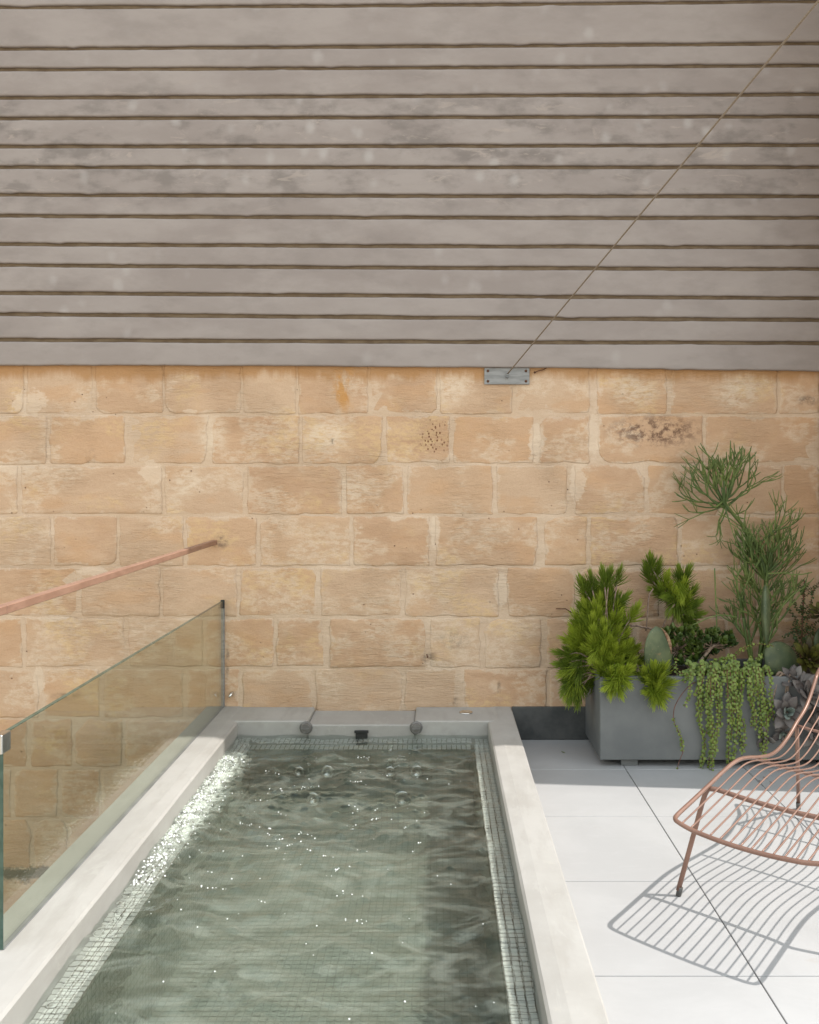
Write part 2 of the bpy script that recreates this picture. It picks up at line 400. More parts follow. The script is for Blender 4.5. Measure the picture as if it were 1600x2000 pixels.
M_trail2 = leafmat('small_dark_leaf', (0.035, 0.07, 0.018), (0.07, 0.12, 0.025), 0.4, 0.2, 30)
M_aeon = leafmat('aeonium_leaf', (0.045, 0.035, 0.014), (0.12, 0.13, 0.022), 0.4, 0.15, 16, tip=(0.07, 0.02, 0.018))
M_ghost = leafmat('ghost_leaf', (0.135, 0.115, 0.11), (0.205, 0.195, 0.185), 0.55, 0.08, 12, tip=(0.20, 0.15, 0.13), rmix=0.6)
M_ghostg = leafmat('young_ghost_leaf', (0.16, 0.20, 0.175), (0.24, 0.28, 0.25), 0.5, 0.08, 12, rmix=0.3)
def m_pad():
    T = NT('cactus_pad'); p = T.pos()
    n1 = T.noise(p, 12, 4); v = T.n('ShaderNodeTexVoronoi', {'Vector': p, 'Scale': 42.0}).outputs[0]
    c = T.mix(T.ramp(n1, 0.35, 0.65), (0.05, 0.075, 0.036), (0.10, 0.125, 0.06))
    c = T.mix(T.ramp(v, 0.16, 0.08, 0, 0.5), c, (0.26, 0.24, 0.15))
    c = T.mix(T.ramp(T.noise(p, 20, 6, 0.7), 0.6, 0.72, 0, 0.5), c, (0.27, 0.17, 0.08))
    return T.done(c, 0.5, T.bump(T.math('ADD', n1, T.ramp(v, 0.2, 0.05)), 0.3, 0.004))
M_pad = m_pad()
M_scar = simple('dry_scar', (0.34, 0.25, 0.15), (0.16, 0.07, 0.045), 60, 0.95, 0.8)

def m_mosaic(name, c1, c2):
    T = NT(name); p = T.pos(); n1 = T.noise(p, 3, 3)
    c = T.mix(T.ramp(n1, 0.35, 0.65), c1, c2)
    c = T.mix(T.ramp(T.n('ShaderNodeTexWhiteNoise', {0: T.n('ShaderNodeVectorMath', {0: T.mapv(p, (40, 40, 40))}, operation='FLOOR').outputs[0]}).outputs[0], 0, 1, 0, 0.35), c, tuple(0.75 * a for a in c1))
    return T.done(c, 0.35, spec=0.4)
M_mosaic = m_mosaic('pale_mosaic', (0.52, 0.52, 0.49), (0.60, 0.60, 0.57))
M_mfloor = m_mosaic('grey_green_mosaic', (0.185, 0.208, 0.172), (0.228, 0.25, 0.21))
M_bgrout = simple('basin_grout', (0.16, 0.176, 0.148), (0.185, 0.20, 0.168), 10, 0.9)
M_mgrout = simple('dark_mosaic_grout', (0.10, 0.085, 0.065), (0.15, 0.13, 0.10), 10, 0.9)

def m_water():
    T = NT('pool_water'); p = T.pos()
    T.t.nodes.remove(T.p)
    gl = T.n('ShaderNodeBsdfGlass', {'Color': (0.93, 0.97, 0.945, 1), 'Roughness': 0.0, 'IOR': 1.333})
    # air bubbles just under the skin: jets churn the left side and the middle
    sep = T.n('ShaderNodeSeparateXYZ', {0: p})
    fine = T.noise(p, 34, 6, 0.75)
    left = T.math('MULTIPLY', T.ramp(sep.outputs[0], -0.86, -0.99), T.math('MULTIPLY', T.ramp(sep.outputs[1], 3.0, 3.5), T.ramp(sep.outputs[1], 4.45, 4.25)))
    m1 = T.math('MULTIPLY', left, T.ramp(fine, 0.42, 0.62, 0.05, 0.75))
    mil = T.ramp(T.noise(T.mapv(p, (0.8, 1.5, 1)), 4.5, 8, 0.65, 1.8), 0.42, 0.70, 0.0, 0.12)
    mk = T.math('MAXIMUM', m1, mil)
    df = T.n('ShaderNodeBsdfDiffuse', {0: (0.60, 0.66, 0.58, 1)})
    # light that gets through the skin: part bent, part straight on
    fc = T.n('ShaderNodeLayerWeight', {'Blend': 0.5}).outputs['Facing']
    fr = T.n('ShaderNodeMath', {0: T.math('POWER', fc, 5.0), 1: 0.95, 2: 0.02}, operation='MULTIPLY_ADD')
    st = T.n('ShaderNodeMixShader', {0: fr.outputs[0], 1: T.n('ShaderNodeBsdfTransparent', {0: (0.93, 0.97, 0.945, 1)}).outputs[0], 2: T.n('ShaderNodeBsdfGlossy', {'Roughness': 0.0}).outputs[0]})
    hy = T.n('ShaderNodeMixShader', {0: 0.5, 1: gl.outputs[0], 2: st.outputs[0]})
    ms = T.n('ShaderNodeMixShader', {0: mk, 1: hy.outputs[0], 2: df.outputs[0]})
    T.t.links.new(ms.outputs[0], T.out.inputs[0])
    return T.m
M_water = m_water()
def m_foam_glint():
    T = NT('foam_glint')
    return T.done((0.74, 0.76, 0.75), 0.12, spec=0.6)  # white body colour stands in for sun glints as well as foam
M_foam_glint = m_foam_glint()
def m_glass():
    T = NT('tinted_glass'); T.t.nodes.remove(T.p)
    tr = T.n('ShaderNodeBsdfTransparent', {0: (0.845, 0.865, 0.815, 1)})
    gs = T.n('ShaderNodeBsdfGlossy', {'Color': (1, 1, 1, 1), 'Roughness': 0.0})
    fc = T.n('ShaderNodeLayerWeight', {'Blend': 0.5}).outputs['Facing']
    fr = T.n('ShaderNodeMath', {0: T.math('POWER', fc, 5.0), 1: 0.75, 2: 0.04}, operation='MULTIPLY_ADD')
    ms = T.n('ShaderNodeMixShader', {0: fr.outputs[0], 1: tr.outputs[0], 2: gs.outputs[0]})
    T.t.links.new(ms.outputs[0], T.out.inputs[0])
    return T.m
M_glass = m_glass()
M_gedge = simple('glass_edge', (0.02, 0.06, 0.045), (0.05, 0.10, 0.08), 20, 0.15, spec=0.8)

# ------------------------------------------------------------------ ground and terrace
random.seed(4)
g = mesh('ground', [(-900, -900, -3.2), (900, -900, -3.2), (900, 900, -3.2), (-900, 900, -3.2)], [(0, 1, 2, 3)], M_ground, smooth=False)
struct(g)
XO, XI, XL, XLO = 0.41, 0.265, -1.05, -1.29       # pool coping: right outer/inner, left inner/outer
YB, YE = 4.62, 1.62                                # inner back edge, inner near edge of the pool
ZC, ZW = 0.18, 0.102                               # coping top, water level
slab = MB()
slab.box(XO + .002, 3.6, -2.2, D - .005, -3.19, -0.014)
slab.box(XLO, XO - .002, -2.2, YE - .2, -3.19, -0.014)
slab.build('terrace', M_grout, smooth=False); slab = bpy.data.objects['terrace']; struct(slab)
JX, JY = 0.9426, 2.597                             # joint lines of the floor tiles
tv, tf = boxg(-.298, .298, -.298, .298, -0.012, 0.0, b=0.0015)
for i in range(-4, 5):
    for j in range(-8, 4):
        x0, x1 = JX + .6 * i, JX + .6 * (i + 1); y0, y1 = JY + .6 * j, JY + .6 * (j + 1)
        x1 = min(x1, 3.6); y1 = min(y1, D - .004)
        if y0 >= YE - .3:
            x0 = max(x0, XO + .006)
        x0 = max(x0, XLO)
        if x1 - x0 < .05 or y1 - y0 < .03: continue
        if y1 > YE - .2 and y0 < YE - .3 and x0 < XO: y1 = YE - .2
        v, f = boxg(x0 + .002, x1 - .002, y0 + .002, y1 - .002, -0.012, 0.0, b=0.0015)
        t = mesh('tile', v, f, M_tile, None, False, loc=((x0 + x1) / 2, (y0 + y1) / 2, 0)); adopt(slab, t)

# ------------------------------------------------------------------ stone wall
rows = [  # y of the top joint (left, right), y of the bottom joint, joints (x, half width of the mortar)
    ((700, 706), (809, 811), [(-330, 3), (-150, 3), (49, 4), (184, 2), (320, 2), (472, 2), (581, 3), (721, 2), (856, 2), (1002, 2), (1158, 8), (1306, 5), (1521, 3)]),
    ((809, 811), (908, 906), [(-260, 3), (-90, 3), (94, 3), (249, 6), (410, 4), (588, 3), (751, 5), (882, 3), (1048, 8), (1160, 11), (1376, 3)]),
    ((908, 906), (1006, 1007), [(-340, 3), (-160, 3), (38, 3), (320, 3), (480, 4), (672, 4), (792, 3), (966, 4), (1116, 10), (1262, 3), (1412, 3), (1530, 4)]),
    ((1006, 1007), (1106, 1107), [(-230, 3), (-70, 3), (103, 3), (231, 4), (362, 3), (505, 4), (687, 4), (844, 7), (1057, 9), (1150, 5), (1326, 4), (1450, 3)]),
    ((1106, 1107), (1205, 1207), [(-300, 3), (-120, 3), (156, 4), (315, 3), (466, 4), (621, 6), (788, 3), (982, 12), (1128, 4), (1290, 4), (1480, 3)]),
    ((1205, 1207), (1304, 1306), [(-240, 3), (-110, 3), (47, 4), (248, 4), (400, 3), (537, 3), (637, 7), (836, 5), (942, 5), (1062, 7), (1240, 4), (1420, 4)]),
    ((1304, 1306), (1403, 1403), [(-200, 3), (-60, 3), (80, 6), (198, 5), (361, 4), (470, 3), (613, 3), (788, 3), (899, 10), (1071, 4), (1230, 4), (1420, 4)]),
    ((1403, 1403), (1500, 1500), [(-250, 3), (-100, 3), (57, 4), (144, 3), (242, 3), (385, 3)]),
    ((1500, 1500), (1598, 1598), [(-200, 3), (-60, 3), (25, 3), (116, 4), (197, 3), (330, 3)]),
    ((1598, 1598), (1697, 1697), [(-260, 3), (-110, 3), (64, 4), (134, 3), (270, 3), (390, 3)]),
    ((1716, 1716), (1820, 1820), [(-210, 3), (-40, 3), (110, 4), (260, 3), (400, 3)]),
    ((1820, 1820), (1920, 1920), [(-270, 3), (-120, 3), (40, 4), (200, 3), (350, 3)]),
]
swall = empty('stone_wall', (0, D, -3.19))
tag(swall, 'old limestone block wall with pale mortar below the grey banded plaster', 'wall')
XR = 2.125
mb = MB(); mb.box(WX(-420), XR + .5, D, D + .45, -3.19, WZ(690))
adopt(swall, mb.build('mortar_bed', M_mortar, smooth=False))
random.seed(11)
def stone(x0, x1, y0l, y0r, y1l, y1r):
    """one block: outline in photo pixels on the wall plane, ragged, with worn corners"""
    def top(x): return y0l + (y0r - y0l) * x / 1600
    def bot(x): return y1l + (y1r - y1l) * x / 1600
    cs = [(x0 + rnd(-1, 2), top(x0)), (x1 + rnd(-2, 1), top(x1)), (x1 + rnd(-2, 1), bot(x1)), (x0 + rnd(-1, 2), bot(x0))]
    pts = []; cut = []
    for k in range(4):
        r = rnd(1.5, 4.5) if random.random() < 0.88 else rnd(9, 18)
        ln = (Vector(cs[k]) - Vector(cs[k - 1])).length; l2 = (Vector(cs[(k + 1) % 4]) - Vector(cs[k])).length
        cut.append((r, min(r * rnd(.7, 1.6), ln * .35, 34), min(r * rnd(.7, 1.6), l2 * .35, 34)))
    for k in range(4):
        a = Vector(cs[k]); b = Vector(cs[(k + 1) % 4]); pr = Vector(cs[k - 1])
        r, ra, rb = cut[k]
        pa = a + (pr - a).normalized() * ra; pb = a + (b - a).normalized() * rb
        q = rnd(.8, 1.0) if r < 8 else rnd(.1, .5)
        for t in (0, .33, .67, 1):
            m = a * q + (pa + pb) * .5 * (1 - q)
            pts.append(pa * (1 - t) ** 2 + m * 2 * t * (1 - t) + pb * t * t)
        e0 = pb; nx = Vector(cs[(k + 1) % 4]); e1 = nx + (a - nx).normalized() * cut[(k + 1) % 4][1]
        n = max(2, int((e1 - e0).length / 13))
        for i in range(1, n): pts.append(e0.lerp(e1, i / n))
    c = sum(pts, Vector((0, 0))) / len(pts)
    ring = []
    sd = rnd(0, 100)
    for q in pts:
        jit = noise.noise((q.x * .03 + sd, q.y * .045, 0)) * 3.8 + noise.noise((q.x * .11, q.y * .11, sd)) * 2.2
        ring.append(q + (q - c).normalized() * (jit - .8))
    pr = rnd(.0008, .0045)
    n = len(ring); V = []; Fc = []
    cw = Vector((WX(c.x), D, WZ(c.y)))
    tilt = (rnd(-.006, .006), rnd(-.008, .008))
    def put(q, y):
        V.append((WX(q.x), D - y - (tilt[0] * (q.x - c.x) + tilt[1] * (q.y - c.y)) * .003, WZ(q.y)))
    for q in ring: put(q, -.02)
    for q in ring: put(q, pr * .35)
    for q in ring:
        d = q - c; put(c + d * (1 - 3.0 / max(d.length, 6)), pr)
    for q in ring:
        d = q - c; put(c + d * (1 - 16.0 / max(d.length, 24)), pr + .0015 * noise.noise((q.x * .05, q.y * .06, 3)))
    for q in ring:
        d = q - c; m = c + d * .5; put(m, pr + .0022 * noise.noise((m.x * .03, m.y * .04, 7)) + .0006)
    put(c, pr + .001)
    for k in range(4):
        for i in range(n):
            a = k * n + i; b = k * n + (i + 1) % n
            Fc.append((a, a + n, b + n, b))
    for i in range(n): Fc.append((4 * n + i, 5 * n, 4 * n + (i + 1) % n))
    o = mesh('stone', V, Fc, M_stone, None, True, loc=cw)
    at = o.data.attributes.new('edge', 'FLOAT', 'POINT'); at.data.foreach_set('value', [1.0] * (2 * n) + [.9] * n + [.35] * n + [0.0] * (n + 1))
    adopt(swall, o)
for ri, ((tl, tr), (bl, br), js) in enumerate(rows):
    end = 1604 if ri < 7 else 440
    js = [(j, w) for j, w in js if j < end - 20] + [(end, 2)]
    for (a, wa), (b, wb) in zip(js[:-1], js[1:]):
        stone(a + wa * .7, b - wb * .7, tl + rnd(1, 3), tr + rnd(1, 3), bl - rnd(.8, 3), br - rnd(.8, 3))

# ------------------------------------------------------------------ banded plaster above
gro = [(19, 15, 6.5), (99.5, 95, 89), (140, 136.5, 132), (195, 191.5, 188), (235, 233, 231), (289.5, 288.5, 286.5), (329.5, 330, 329.5),
       (383, 385.5, 386.3), (424, 427.5, 428), (479, 483, 485), (519.5, 525, 527.5), (574, 579.5, 584.5), (615, 621.7, 626.5), (665, 668.7, 671.5)]
for k in range(1, 24):                               # the same rhythm goes on above the picture
    s = -60 * k
    gro.insert(0, (19 + s * (1.22 if k % 2 else 1.1), 15 + s * (1.22 if k % 2 else 1.1), 6.5 + s * (1.22 if k % 2 else 1.1)))
gro.append((718, 720.5, 729.5))                      # lower rim (half a groove lower)
bw = empty('banded_plaster_wall', (0, D - .03, WZ(718)))
tag(bw, 'grey rendered upper wall cut by long dark horizontal grooves', 'wall')
YG = D - .016                                        # back of the grooves
mb = MB(); mb.box(WX(-420), XR + .5, YG, D + .45, WZ(689), WZ(-1520))
adopt(bw, mb.build('groove_backing', M_groove, smooth=False))
random.seed(5)
def gy(t, x):
    l, m, r = t; u = x / 800.0 - 1
    if u < -1 or u > 1: return (l + (m - l) * (u + 1)) if u < -1 else (m + (r - m) * u)
    return m + (r - l) / 2 * u + ((l + r) / 2 - m) * u * u
NB = 150
for k in range(len(gro) - 1):
    V = []; Fc = []; sa, sb = rnd(0, 99), rnd(0, 99)
    yf = D - .030 - rnd(0, .002)
    hg = 3.9
    for i in range(NB + 1):
        x = -420 + (1605 + 420) * i / NB
        def edge(sd): return noise.noise((x * .012, sd, 0)) * 1.5 + noise.noise((x * .07, sd, 3)) * .9 + max(0, noise.noise((x * .03, sd, 9)) - .35) * 7
        yt = gy(gro[k], x) + hg - edge(sa) * .6; yb = gy(gro[k + 1], x) - hg + edge(sb) * .8
        z0, z1 = WZ(yb), WZ(yt); X = WX(x)
        wav = .0012 * noise.noise((x * .006, sa, 1))
        for y, z in ((YG - .001 if k < len(gro) - 2 else D + .02, z0), (yf + .004, z0), (yf + wav, z0 + .004), (yf + wav - .0003, z0 + .011), (yf + wav - .0005, (z0 + z1) / 2), (yf + wav - .0003, z1 - .011), (yf + wav, z1 - .004), (yf + .004, z1), (YG - .001, z1)):
            V.append((X, y, z))
    for i in range(NB):
        for j in range(8):
            a = i * 9 + j; Fc.append((a, a + 9, a + 10, a + 1))
    o = mesh('plaster_band', V, Fc, M_render, None, True, loc=(0, yf, WZ(gro[k + 1][1])))
    adopt(bw, o)
# return wall on the right: it keeps the sun off the stone
v, f = boxg(XR, XR + .5, 4.05, D - .001, 0.0, 12.6, b=.01)
sw = mesh('side_wall', v, f, M_side, None, False, loc=(XR + .25, 4.5, 0))
tag(sw, 'plain plastered return wall standing at the end of the planter', 'wall')

# ------------------------------------------------------------------ pool
pool = empty('plunge_pool', ((XI + XL) / 2, 3.2, -0.02))
tag(pool, 'raised rectangular plunge pool with pale cement rim and mosaic ledge', 'pool')
random.seed(8)
def prism(sec, y0, y1, n=24, wob=0.0015):
    """a section in (x, z) swept along y with slightly uneven arrises"""
    V = []; Fc = []; m = len(sec); sd = rnd(0, 50)
    for i in range(n + 1):
        y = y0 + (y1 - y0) * i / n
        for j, (x, z) in enumerate(sec):
            V.append((x + wob * noise.noise((y * 3, j * 7.3, sd)), y, z + wob * .7 * noise.noise((y * 2.5, j * 3.1, sd + 5))))
    for i in range(n):
        for j in range(m):
            a = i * m + j; b = i * m + (j + 1) % m; Fc.append((a, b, b + m, a + m))
    Fc.append(tuple(range(m))[::-1]); Fc.append(tuple(n * m + j for j in range(m)))
    return V, Fc
LED = 0.055                                          # ledge level under water
def rim(name, xo, xi, y0, y1):
    s = 1 if xi > xo else -1
    sec = [(xo, -3.18 if s > 0 else -.05), (xo, ZC - .006), (xo + s * .006, ZC), (xi - s * .055, ZC + .001), (xi - s * .008, ZC - .005), (xi, ZC - .012), (xi, LED - .02), (xi - s * .01, LED - .2)]
    sec.append((xo + s * .02, -3.18 if s > 0 else -.2))
    if s < 0: sec = sec[::-1]
    V, Fc = prism(sec, y0, y1)
    o = mesh(name, V, Fc, M_coping, None, False); adopt(pool, o); return o
rim('coping', XLO, XL, YE - .2, D - .003)
rim('coping', XO, XI, YE - .2, D - .003)
def rim_back(x0, x1, top, tag_=''):
    v, f = boxg(x0, x1, YB, D - .004, LED - .3, top, b=.006)
    o = mesh('coping', v, f, M_coping, None, False); adopt(pool, o)
rim_back(XL - .06, -.684, ZC - .001); rim_back(-.684, -.12, ZC - .021); rim_back(-.12, XI + .06, ZC - .001)
v, f = boxg(XL - .002, XI + .002, YE - .2, YE, -.3, ZC - .001, b=.006); adopt(pool, mesh('coping', v, f, M_coping, None, False))
# shell: ledge bed, basin walls and floor
LW = 0.0765; ZF = -0.36
shell = MB()
x0, x1, y0, y1 = XL, XI, YE, YB
a = [(x0, y0, LED - .004), (x1, y0, LED - .004), (x1, y1, LED - .004), (x0, y1, LED - .004)]
b = [(x0 + LW, y0 + LW, LED - .004), (x1 - LW, y0 + LW, LED - .004), (x1 - LW, y1 - LW, LED - .004), (x0 + LW, y1 - LW, LED - .004)]
c = [(x0 + LW, y0 + LW, ZF), (x1 - LW, y0 + LW, ZF), (x1 - LW, y1 - LW, ZF), (x0 + LW, y1 - LW, ZF)]
V = a + b + c; Fc = []
for i in range(4):
    j = (i + 1) % 4
    Fc.append((4 + i, 4 + j, 8 + j, 8 + i))
Fc.append((8, 9, 10, 11))
adopt(pool, mesh('basin', V, Fc, M_bgrout, None, False))
adopt(pool, mesh('ledge', a + b, [(i, (i + 1) % 4, 4 + (i + 1) % 4, 4 + i) for i in range(4)], M_mgrout, None, False))
MT = 0.0255
def mosaic_cells():
    out = []
    ny = int((y1 - y0) / MT)
    for k in range(3):
        for i in range(ny):
            y = y1 - (i + .5) * MT
            out.append((x1 - (k + .5) * MT, y)); out.append((x0 + (k + .5) * MT, y))
    nx = int((x1 - x0 - 6 * MT) / MT)
    for k in range(3):
        for i in range(nx):
            out.append((x0 + 3 * MT + (i + .5) * MT, y1 - (k + .5) * MT))
    return out
cells = sorted(mosaic_cells(), key=lambda c_: abs(c_[1] - 2.1))
vis = [c_ for c_ in cells if c_[1] > 2.02]
near, rest = vis[:300], vis[300:] + [c_ for c_ in cells if c_[1] <= 2.02]
hs = MT / 2 - .0022
tv, tf = boxg(-hs, hs, -hs, hs, -.003, .0, b=.0012)
tm = bpy.data.meshes.new('mosaic_tile'); tm.from_pydata(tv, [], tf); tm.update(); tm.materials.append(M_mosaic)
for (x, y) in near:
    o = bpy.data.objects.new('mosaic_tile', tm); o.location = (x + rnd(-.0006, .0006), y + rnd(-.0006, .0006), LED); link(o)
    o.rotation_euler = (rnd(-.02, .02), rnd(-.02, .02), rnd(-.02, .02)); adopt(pool, o)
mb = MB()
for (x, y) in rest: mb.add([(x + p_[0], y + p_[1], LED + p_[2]) for p_ in tv], tf)
o = mb.build('mosaic_ledge', M_mosaic, smooth=False); o['kind'] = 'stuff'; adopt(pool, o)
# basin mosaic: floor and walls, joints recessed
mb = MB(); qs = .012; G = .0285
fx0, fx1, fy0, fy1 = x0 + LW, x1 - LW, y0 + LW, y1 - LW
for i in range(int((fx1 - fx0) / G)):
    for j in range(int((fy1 - fy0) / G)):
        cx, cy = fx0 + (i + .5) * G, fy0 + (j + .5) * G; z = ZF + .003
        o_ = len(mb.v)
        mb.v += [(cx - qs, cy - qs, z), (cx + qs, cy - qs, z), (cx + qs, cy + qs, z), (cx - qs, cy + qs, z)]
        mb.f.append((o_, o_ + 1, o_ + 2, o_ + 3))
nz = int((LED - .01 - ZF) / G)
for j in range(int((fy1 - fy0) / G)):
    for k in range(nz):
        cy, cz = fy0 + (j + .5) * G, LED - .012 - (k + .5) * G
        for X, s in ((fx0 + .003, 1), (fx1 - .003, -1)):
            o_ = len(mb.v)
            q = [(X, cy - qs, cz - qs), (X, cy + qs, cz - qs), (X, cy + qs, cz + qs), (X, cy - qs, cz + qs)]
            mb.v += q; mb.f.append((o_, o_ + 1, o_ + 2, o_ + 3))
for i in range(int((fx1 - fx0) / G)):
    for k in range(nz):
        cx, cz = fx0 + (i + .5) * G, LED - .012 - (k + .5) * G
        o_ = len(mb.v); Y = fy1 - .003
        mb.v += [(cx - qs, Y, cz - qs), (cx + qs, Y, cz - qs), (cx + qs, Y, cz + qs), (cx - qs, Y, cz + qs)]
        mb.f.append((o_, o_ + 1, o_ + 2, o_ + 3))
o = mb.build('basin_mosaic', M_mfloor, smooth=False); o['kind'] = 'stuff'; adopt(pool, o)
# fittings on the back of the pool
RY = Matrix.Rotation(math.radians(90), 4, 'X')       # lathe axis -> -Y
def knob(px, py):
    p_ = P(px, py, YB - .002)
    m = MB(); Mx = Matrix.Translation(p_) @ RY
    m.lathe([(.034, 0), (.034, .004), (.031, .008), (.026, .010), (.026, .026), (.024, .030), (.004, .031)], Mx, 28)
    o = m.build('air_control_knob', M_knob, smooth=False); adopt(pool, o)
    m = MB(); m.box(-.022, .022, -.004, .004, .031, .036, b=.001); m.v = [tuple(Mx @ Vector(q)) for q in m.v]
    h = m.build('grip', M_knob, o, smooth=False); h.matrix_parent_inverse = Matrix.Translation(pool.location).inverted() if False else Matrix.Identity(4)
knob(598, 1421); knob(813, 1421)
m = MB(); a_ = P(695, 1426, YB - .001); b_ = P(718, 1452, YB - .001)
m.box(a_.x, b_.x, YB - .012, YB - .001, ZW - .10, a_.z, b=.002); m.box(a_.x - .006, b_.x + .006, YB - .018, YB - .010, a_.z - .012, a_.z + .002, b=.002)
adopt(pool, m.build('skimmer_slot', M_black, smooth=False))
for (px, py, Z, r) in ((585, 1483, -.06, .042), (640, 1484, -.06, .05), (762, 1485, -.06, .042), (814, 1489, -.06, .05), (612, 1508, -.20, .05), (786, 1508, -.20, .06)):
    X = (px - CX) * (YB - LW) / F * 1.0
    m = MB(); m.lathe([(r * .72, 0), (r * .72, .006), (r * .62, .011), (r * .34, .012), (r * .30, .004)], Matrix.Translation((X, YB - LW - .004, Z)) @ RY, 24)
    adopt(pool, m.build('jet_nozzle', M_chrome))
m = MB(); q_ = P(910, 1386, 4.79); m.lathe([(.036, 0), (.036, .004), (.031, .006), (.024, .006), (.022, .003), (.004, .003)], Matrix.Translation((q_.x, 4.78, ZC - .001)), 28)
adopt(pool, m.build('overflow_ring', M_chrome))

# water skin, churned by the jets
rng = np.random.default_rng(3)
nxw, nyw = 300, 680
xs = np.linspace(XL + .001, XI - .001, nxw); ys = np.linspace(YE + .001, YB - .001, nyw)
Xg, Yg = np.meshgrid(xs, ys)
def waves(n, l0, l1, slope):
    h = np.zeros_like(Xg)
    for _ in range(n):
        lam = math.exp(rng.uniform(math.log(l0), math.log(l1))); k = 2 * math.pi / lam; th = rng.uniform(0, 2 * math.pi)
        ph = rng.uniform(0, 2 * math.pi); wx = k * math.cos(th) * Xg + k * math.sin(th) * Yg
        h += math.sqrt(2.0 / n) * slope / k * np.sin(wx + ph + .7 * np.sin(wx * .31 + ph * 2))
    return h
env = .55 + .9 * np.exp(-(((Xg + .55) / .45) ** 2 + ((Yg - 3.75) / .55) ** 2)) + .8 * np.exp(-((Xg - XL) / .16) ** 2) * (Yg > 2.6)
hw = waves(50, .20, .55, .06) + env * waves(90, .05, .18, .12) + env ** 1.5 * .7 * waves(110, .018, .05, .17)
for _ in range(130):                                 # short steep splash crests above the jets
    jx, jy = rng.normal(-.45, .30), rng.normal(3.55, .42); sx_, sy_ = rng.uniform(.010, .022), rng.uniform(.007, .014); th = rng.uniform(-.6, .6)
    u_ = (Xg - jx) * math.cos(th) + (Yg - jy) * math.sin(th); v_ = -(Xg - jx) * math.sin(th) + (Yg - jy) * math.cos(th)
    hw += rng.uniform(.4, 1.0) * sy_ * np.exp(-(u_ / sx_) ** 2 - (v_ / sy_) ** 2)
for (jx, jy, am) in ((-.42, 3.55, .0035), (-.75, 3.1, .0025), (-.15, 2.7, .002)):
    r = np.hypot(Xg - jx, Yg - jy); hw += am * np.exp(-(r / .4) ** 2) * np.cos(r * 62 + .6 * np.sin(3 * np.arctan2(Yg - jy, Xg - jx)))
V = np.stack([Xg, Yg, ZW + hw], -1).reshape(-1, 3)
idx = np.arange(nxw * nyw).reshape(nyw, nxw)
Fq = np.stack([idx[:-1, :-1], idx[:-1, 1:], idx[1:, 1:], idx[1:, :-1]], -1).reshape(-1, 4)
me = bpy.data.meshes.new('water'); me.from_pydata(V.tolist(), [], Fq.tolist()); me.update()
me.polygons.foreach_set('use_smooth', [True] * len(me.polygons)); me.materials.append(M_water)
water = bpy.data.objects.new('water', me); link(water); struct(water)

# white beads riding on the skin: foam, and sun glints imitated in white
random.seed(17); mb = MB()
def water_z(x, y):
    i = int((x - xs[0]) / (xs[-1] - xs[0]) * (nxw - 1)); j = int((y - ys[0]) / (ys[-1] - ys[0]) * (nyw - 1)); return ZW + hw[j, i]
def bead(x, y, rr):
    o_ = len(mb.v); z = water_z(x, y)
    for el in (-.2, .45, 1.0):
        for k in range(8):
            a_ = 2 * math.pi * k / 8; mb.v.append((x + rr * math.cos(el) * math.cos(a_), y + rr * math.cos(el) * math.sin(a_), z + rr * math.sin(el)))
    mb.v.append((x, y, z + rr))
    for q in range(2):
        for k in range(8): a_ = o_ + q * 8 + k; b_ = o_ + q * 8 + (k + 1) % 8; mb.f.append((a_, b_, b_ + 8, a_ + 8))
    for k in range(8): mb.f.append((o_ + 16 + k, o_ + 16 + (k + 1) % 8, o_ + 24))
for _ in range(46):                                  # beads for foam and painted sun glints, in short lines
    cx_, cy_, th = random.gauss(-.45, .32), random.gauss(3.5, .45), rnd(-.7, .7)
    for q in range(random.choice((1, 2, 3, 4, 6))):
        t_ = rnd(-.05, .05); x, y = cx_ + t_ * math.cos(th) + random.gauss(0, .006), cy_ + t_ * math.sin(th) + random.gauss(0, .006)
        if XL + .02 < x < XI - .02 and 2.1 < y < 4.3: bead(x, y, rnd(.0012, .0034))
for _ in range(60): bead(rnd(XL + .1, XI - .1), rnd(2.1, 4.2), rnd(.0012, .003))
for _ in range(520):
    y = rnd(2.95, 4.3); bead(XL + .012 + abs(random.gauss(0, .045)), y, rnd(.0014, .0045))
o = mb.build('foam_glint_beads', M_foam_glint); o['kind'] = 'stuff'; tag(o, 'white beads for foam and painted sun glints on the churning pool water', 'foam_glint_beads')

# ------------------------------------------------------------------ skirting beside the pool
v, f = boxg(XO + .003, XR, D - .022, D - .003, .001, .182, b=.002)
sk = mesh('skirting', v, f, M_dark, None, False, loc=(1.2, D - .01, .001))
tag(sk, 'dark slate upstand along the foot of the stone wall', 'skirting')

# ------------------------------------------------------------------ glass balustrade and hand rail
XG = -1.195; Y0G, Y1G = 2.405, D - .012; Z0G, Z1G = ZC + .002, .771
gp = empty('glass_balustrade', (XG, 3.6, ZC))
tag(gp, 'frameless tinted glass panel standing on the left rim of the pool', 'balustrade')
v, f = boxg(XG - .006, XG + .006, Y0G + .001, Y1G - .001, Z0G, Z1G - .001)
adopt(gp, mesh('glass_pane', v, f, M_glass, None, False))
v, f = boxg(XG - .0062, XG + .0062, Y0G, Y1G, Z1G - .001, Z1G + .001); adopt(gp, mesh('top_edge', v, f, M_gedge, None, False))
v, f = boxg(XG - .0062, XG + .0062, Y0G - .001, Y0G + .001, Z0G, Z1G - .001); adopt(gp, mesh('end_edge', v, f, M_gedge, None, False))
v, f = boxg(XG - .012, XG + .013, Y0G - .02, Y0G + .03, Z1G - .05, Z1G + .003, b=.002); adopt(gp, mesh('clamp', v, f, M_chrome, None, False))
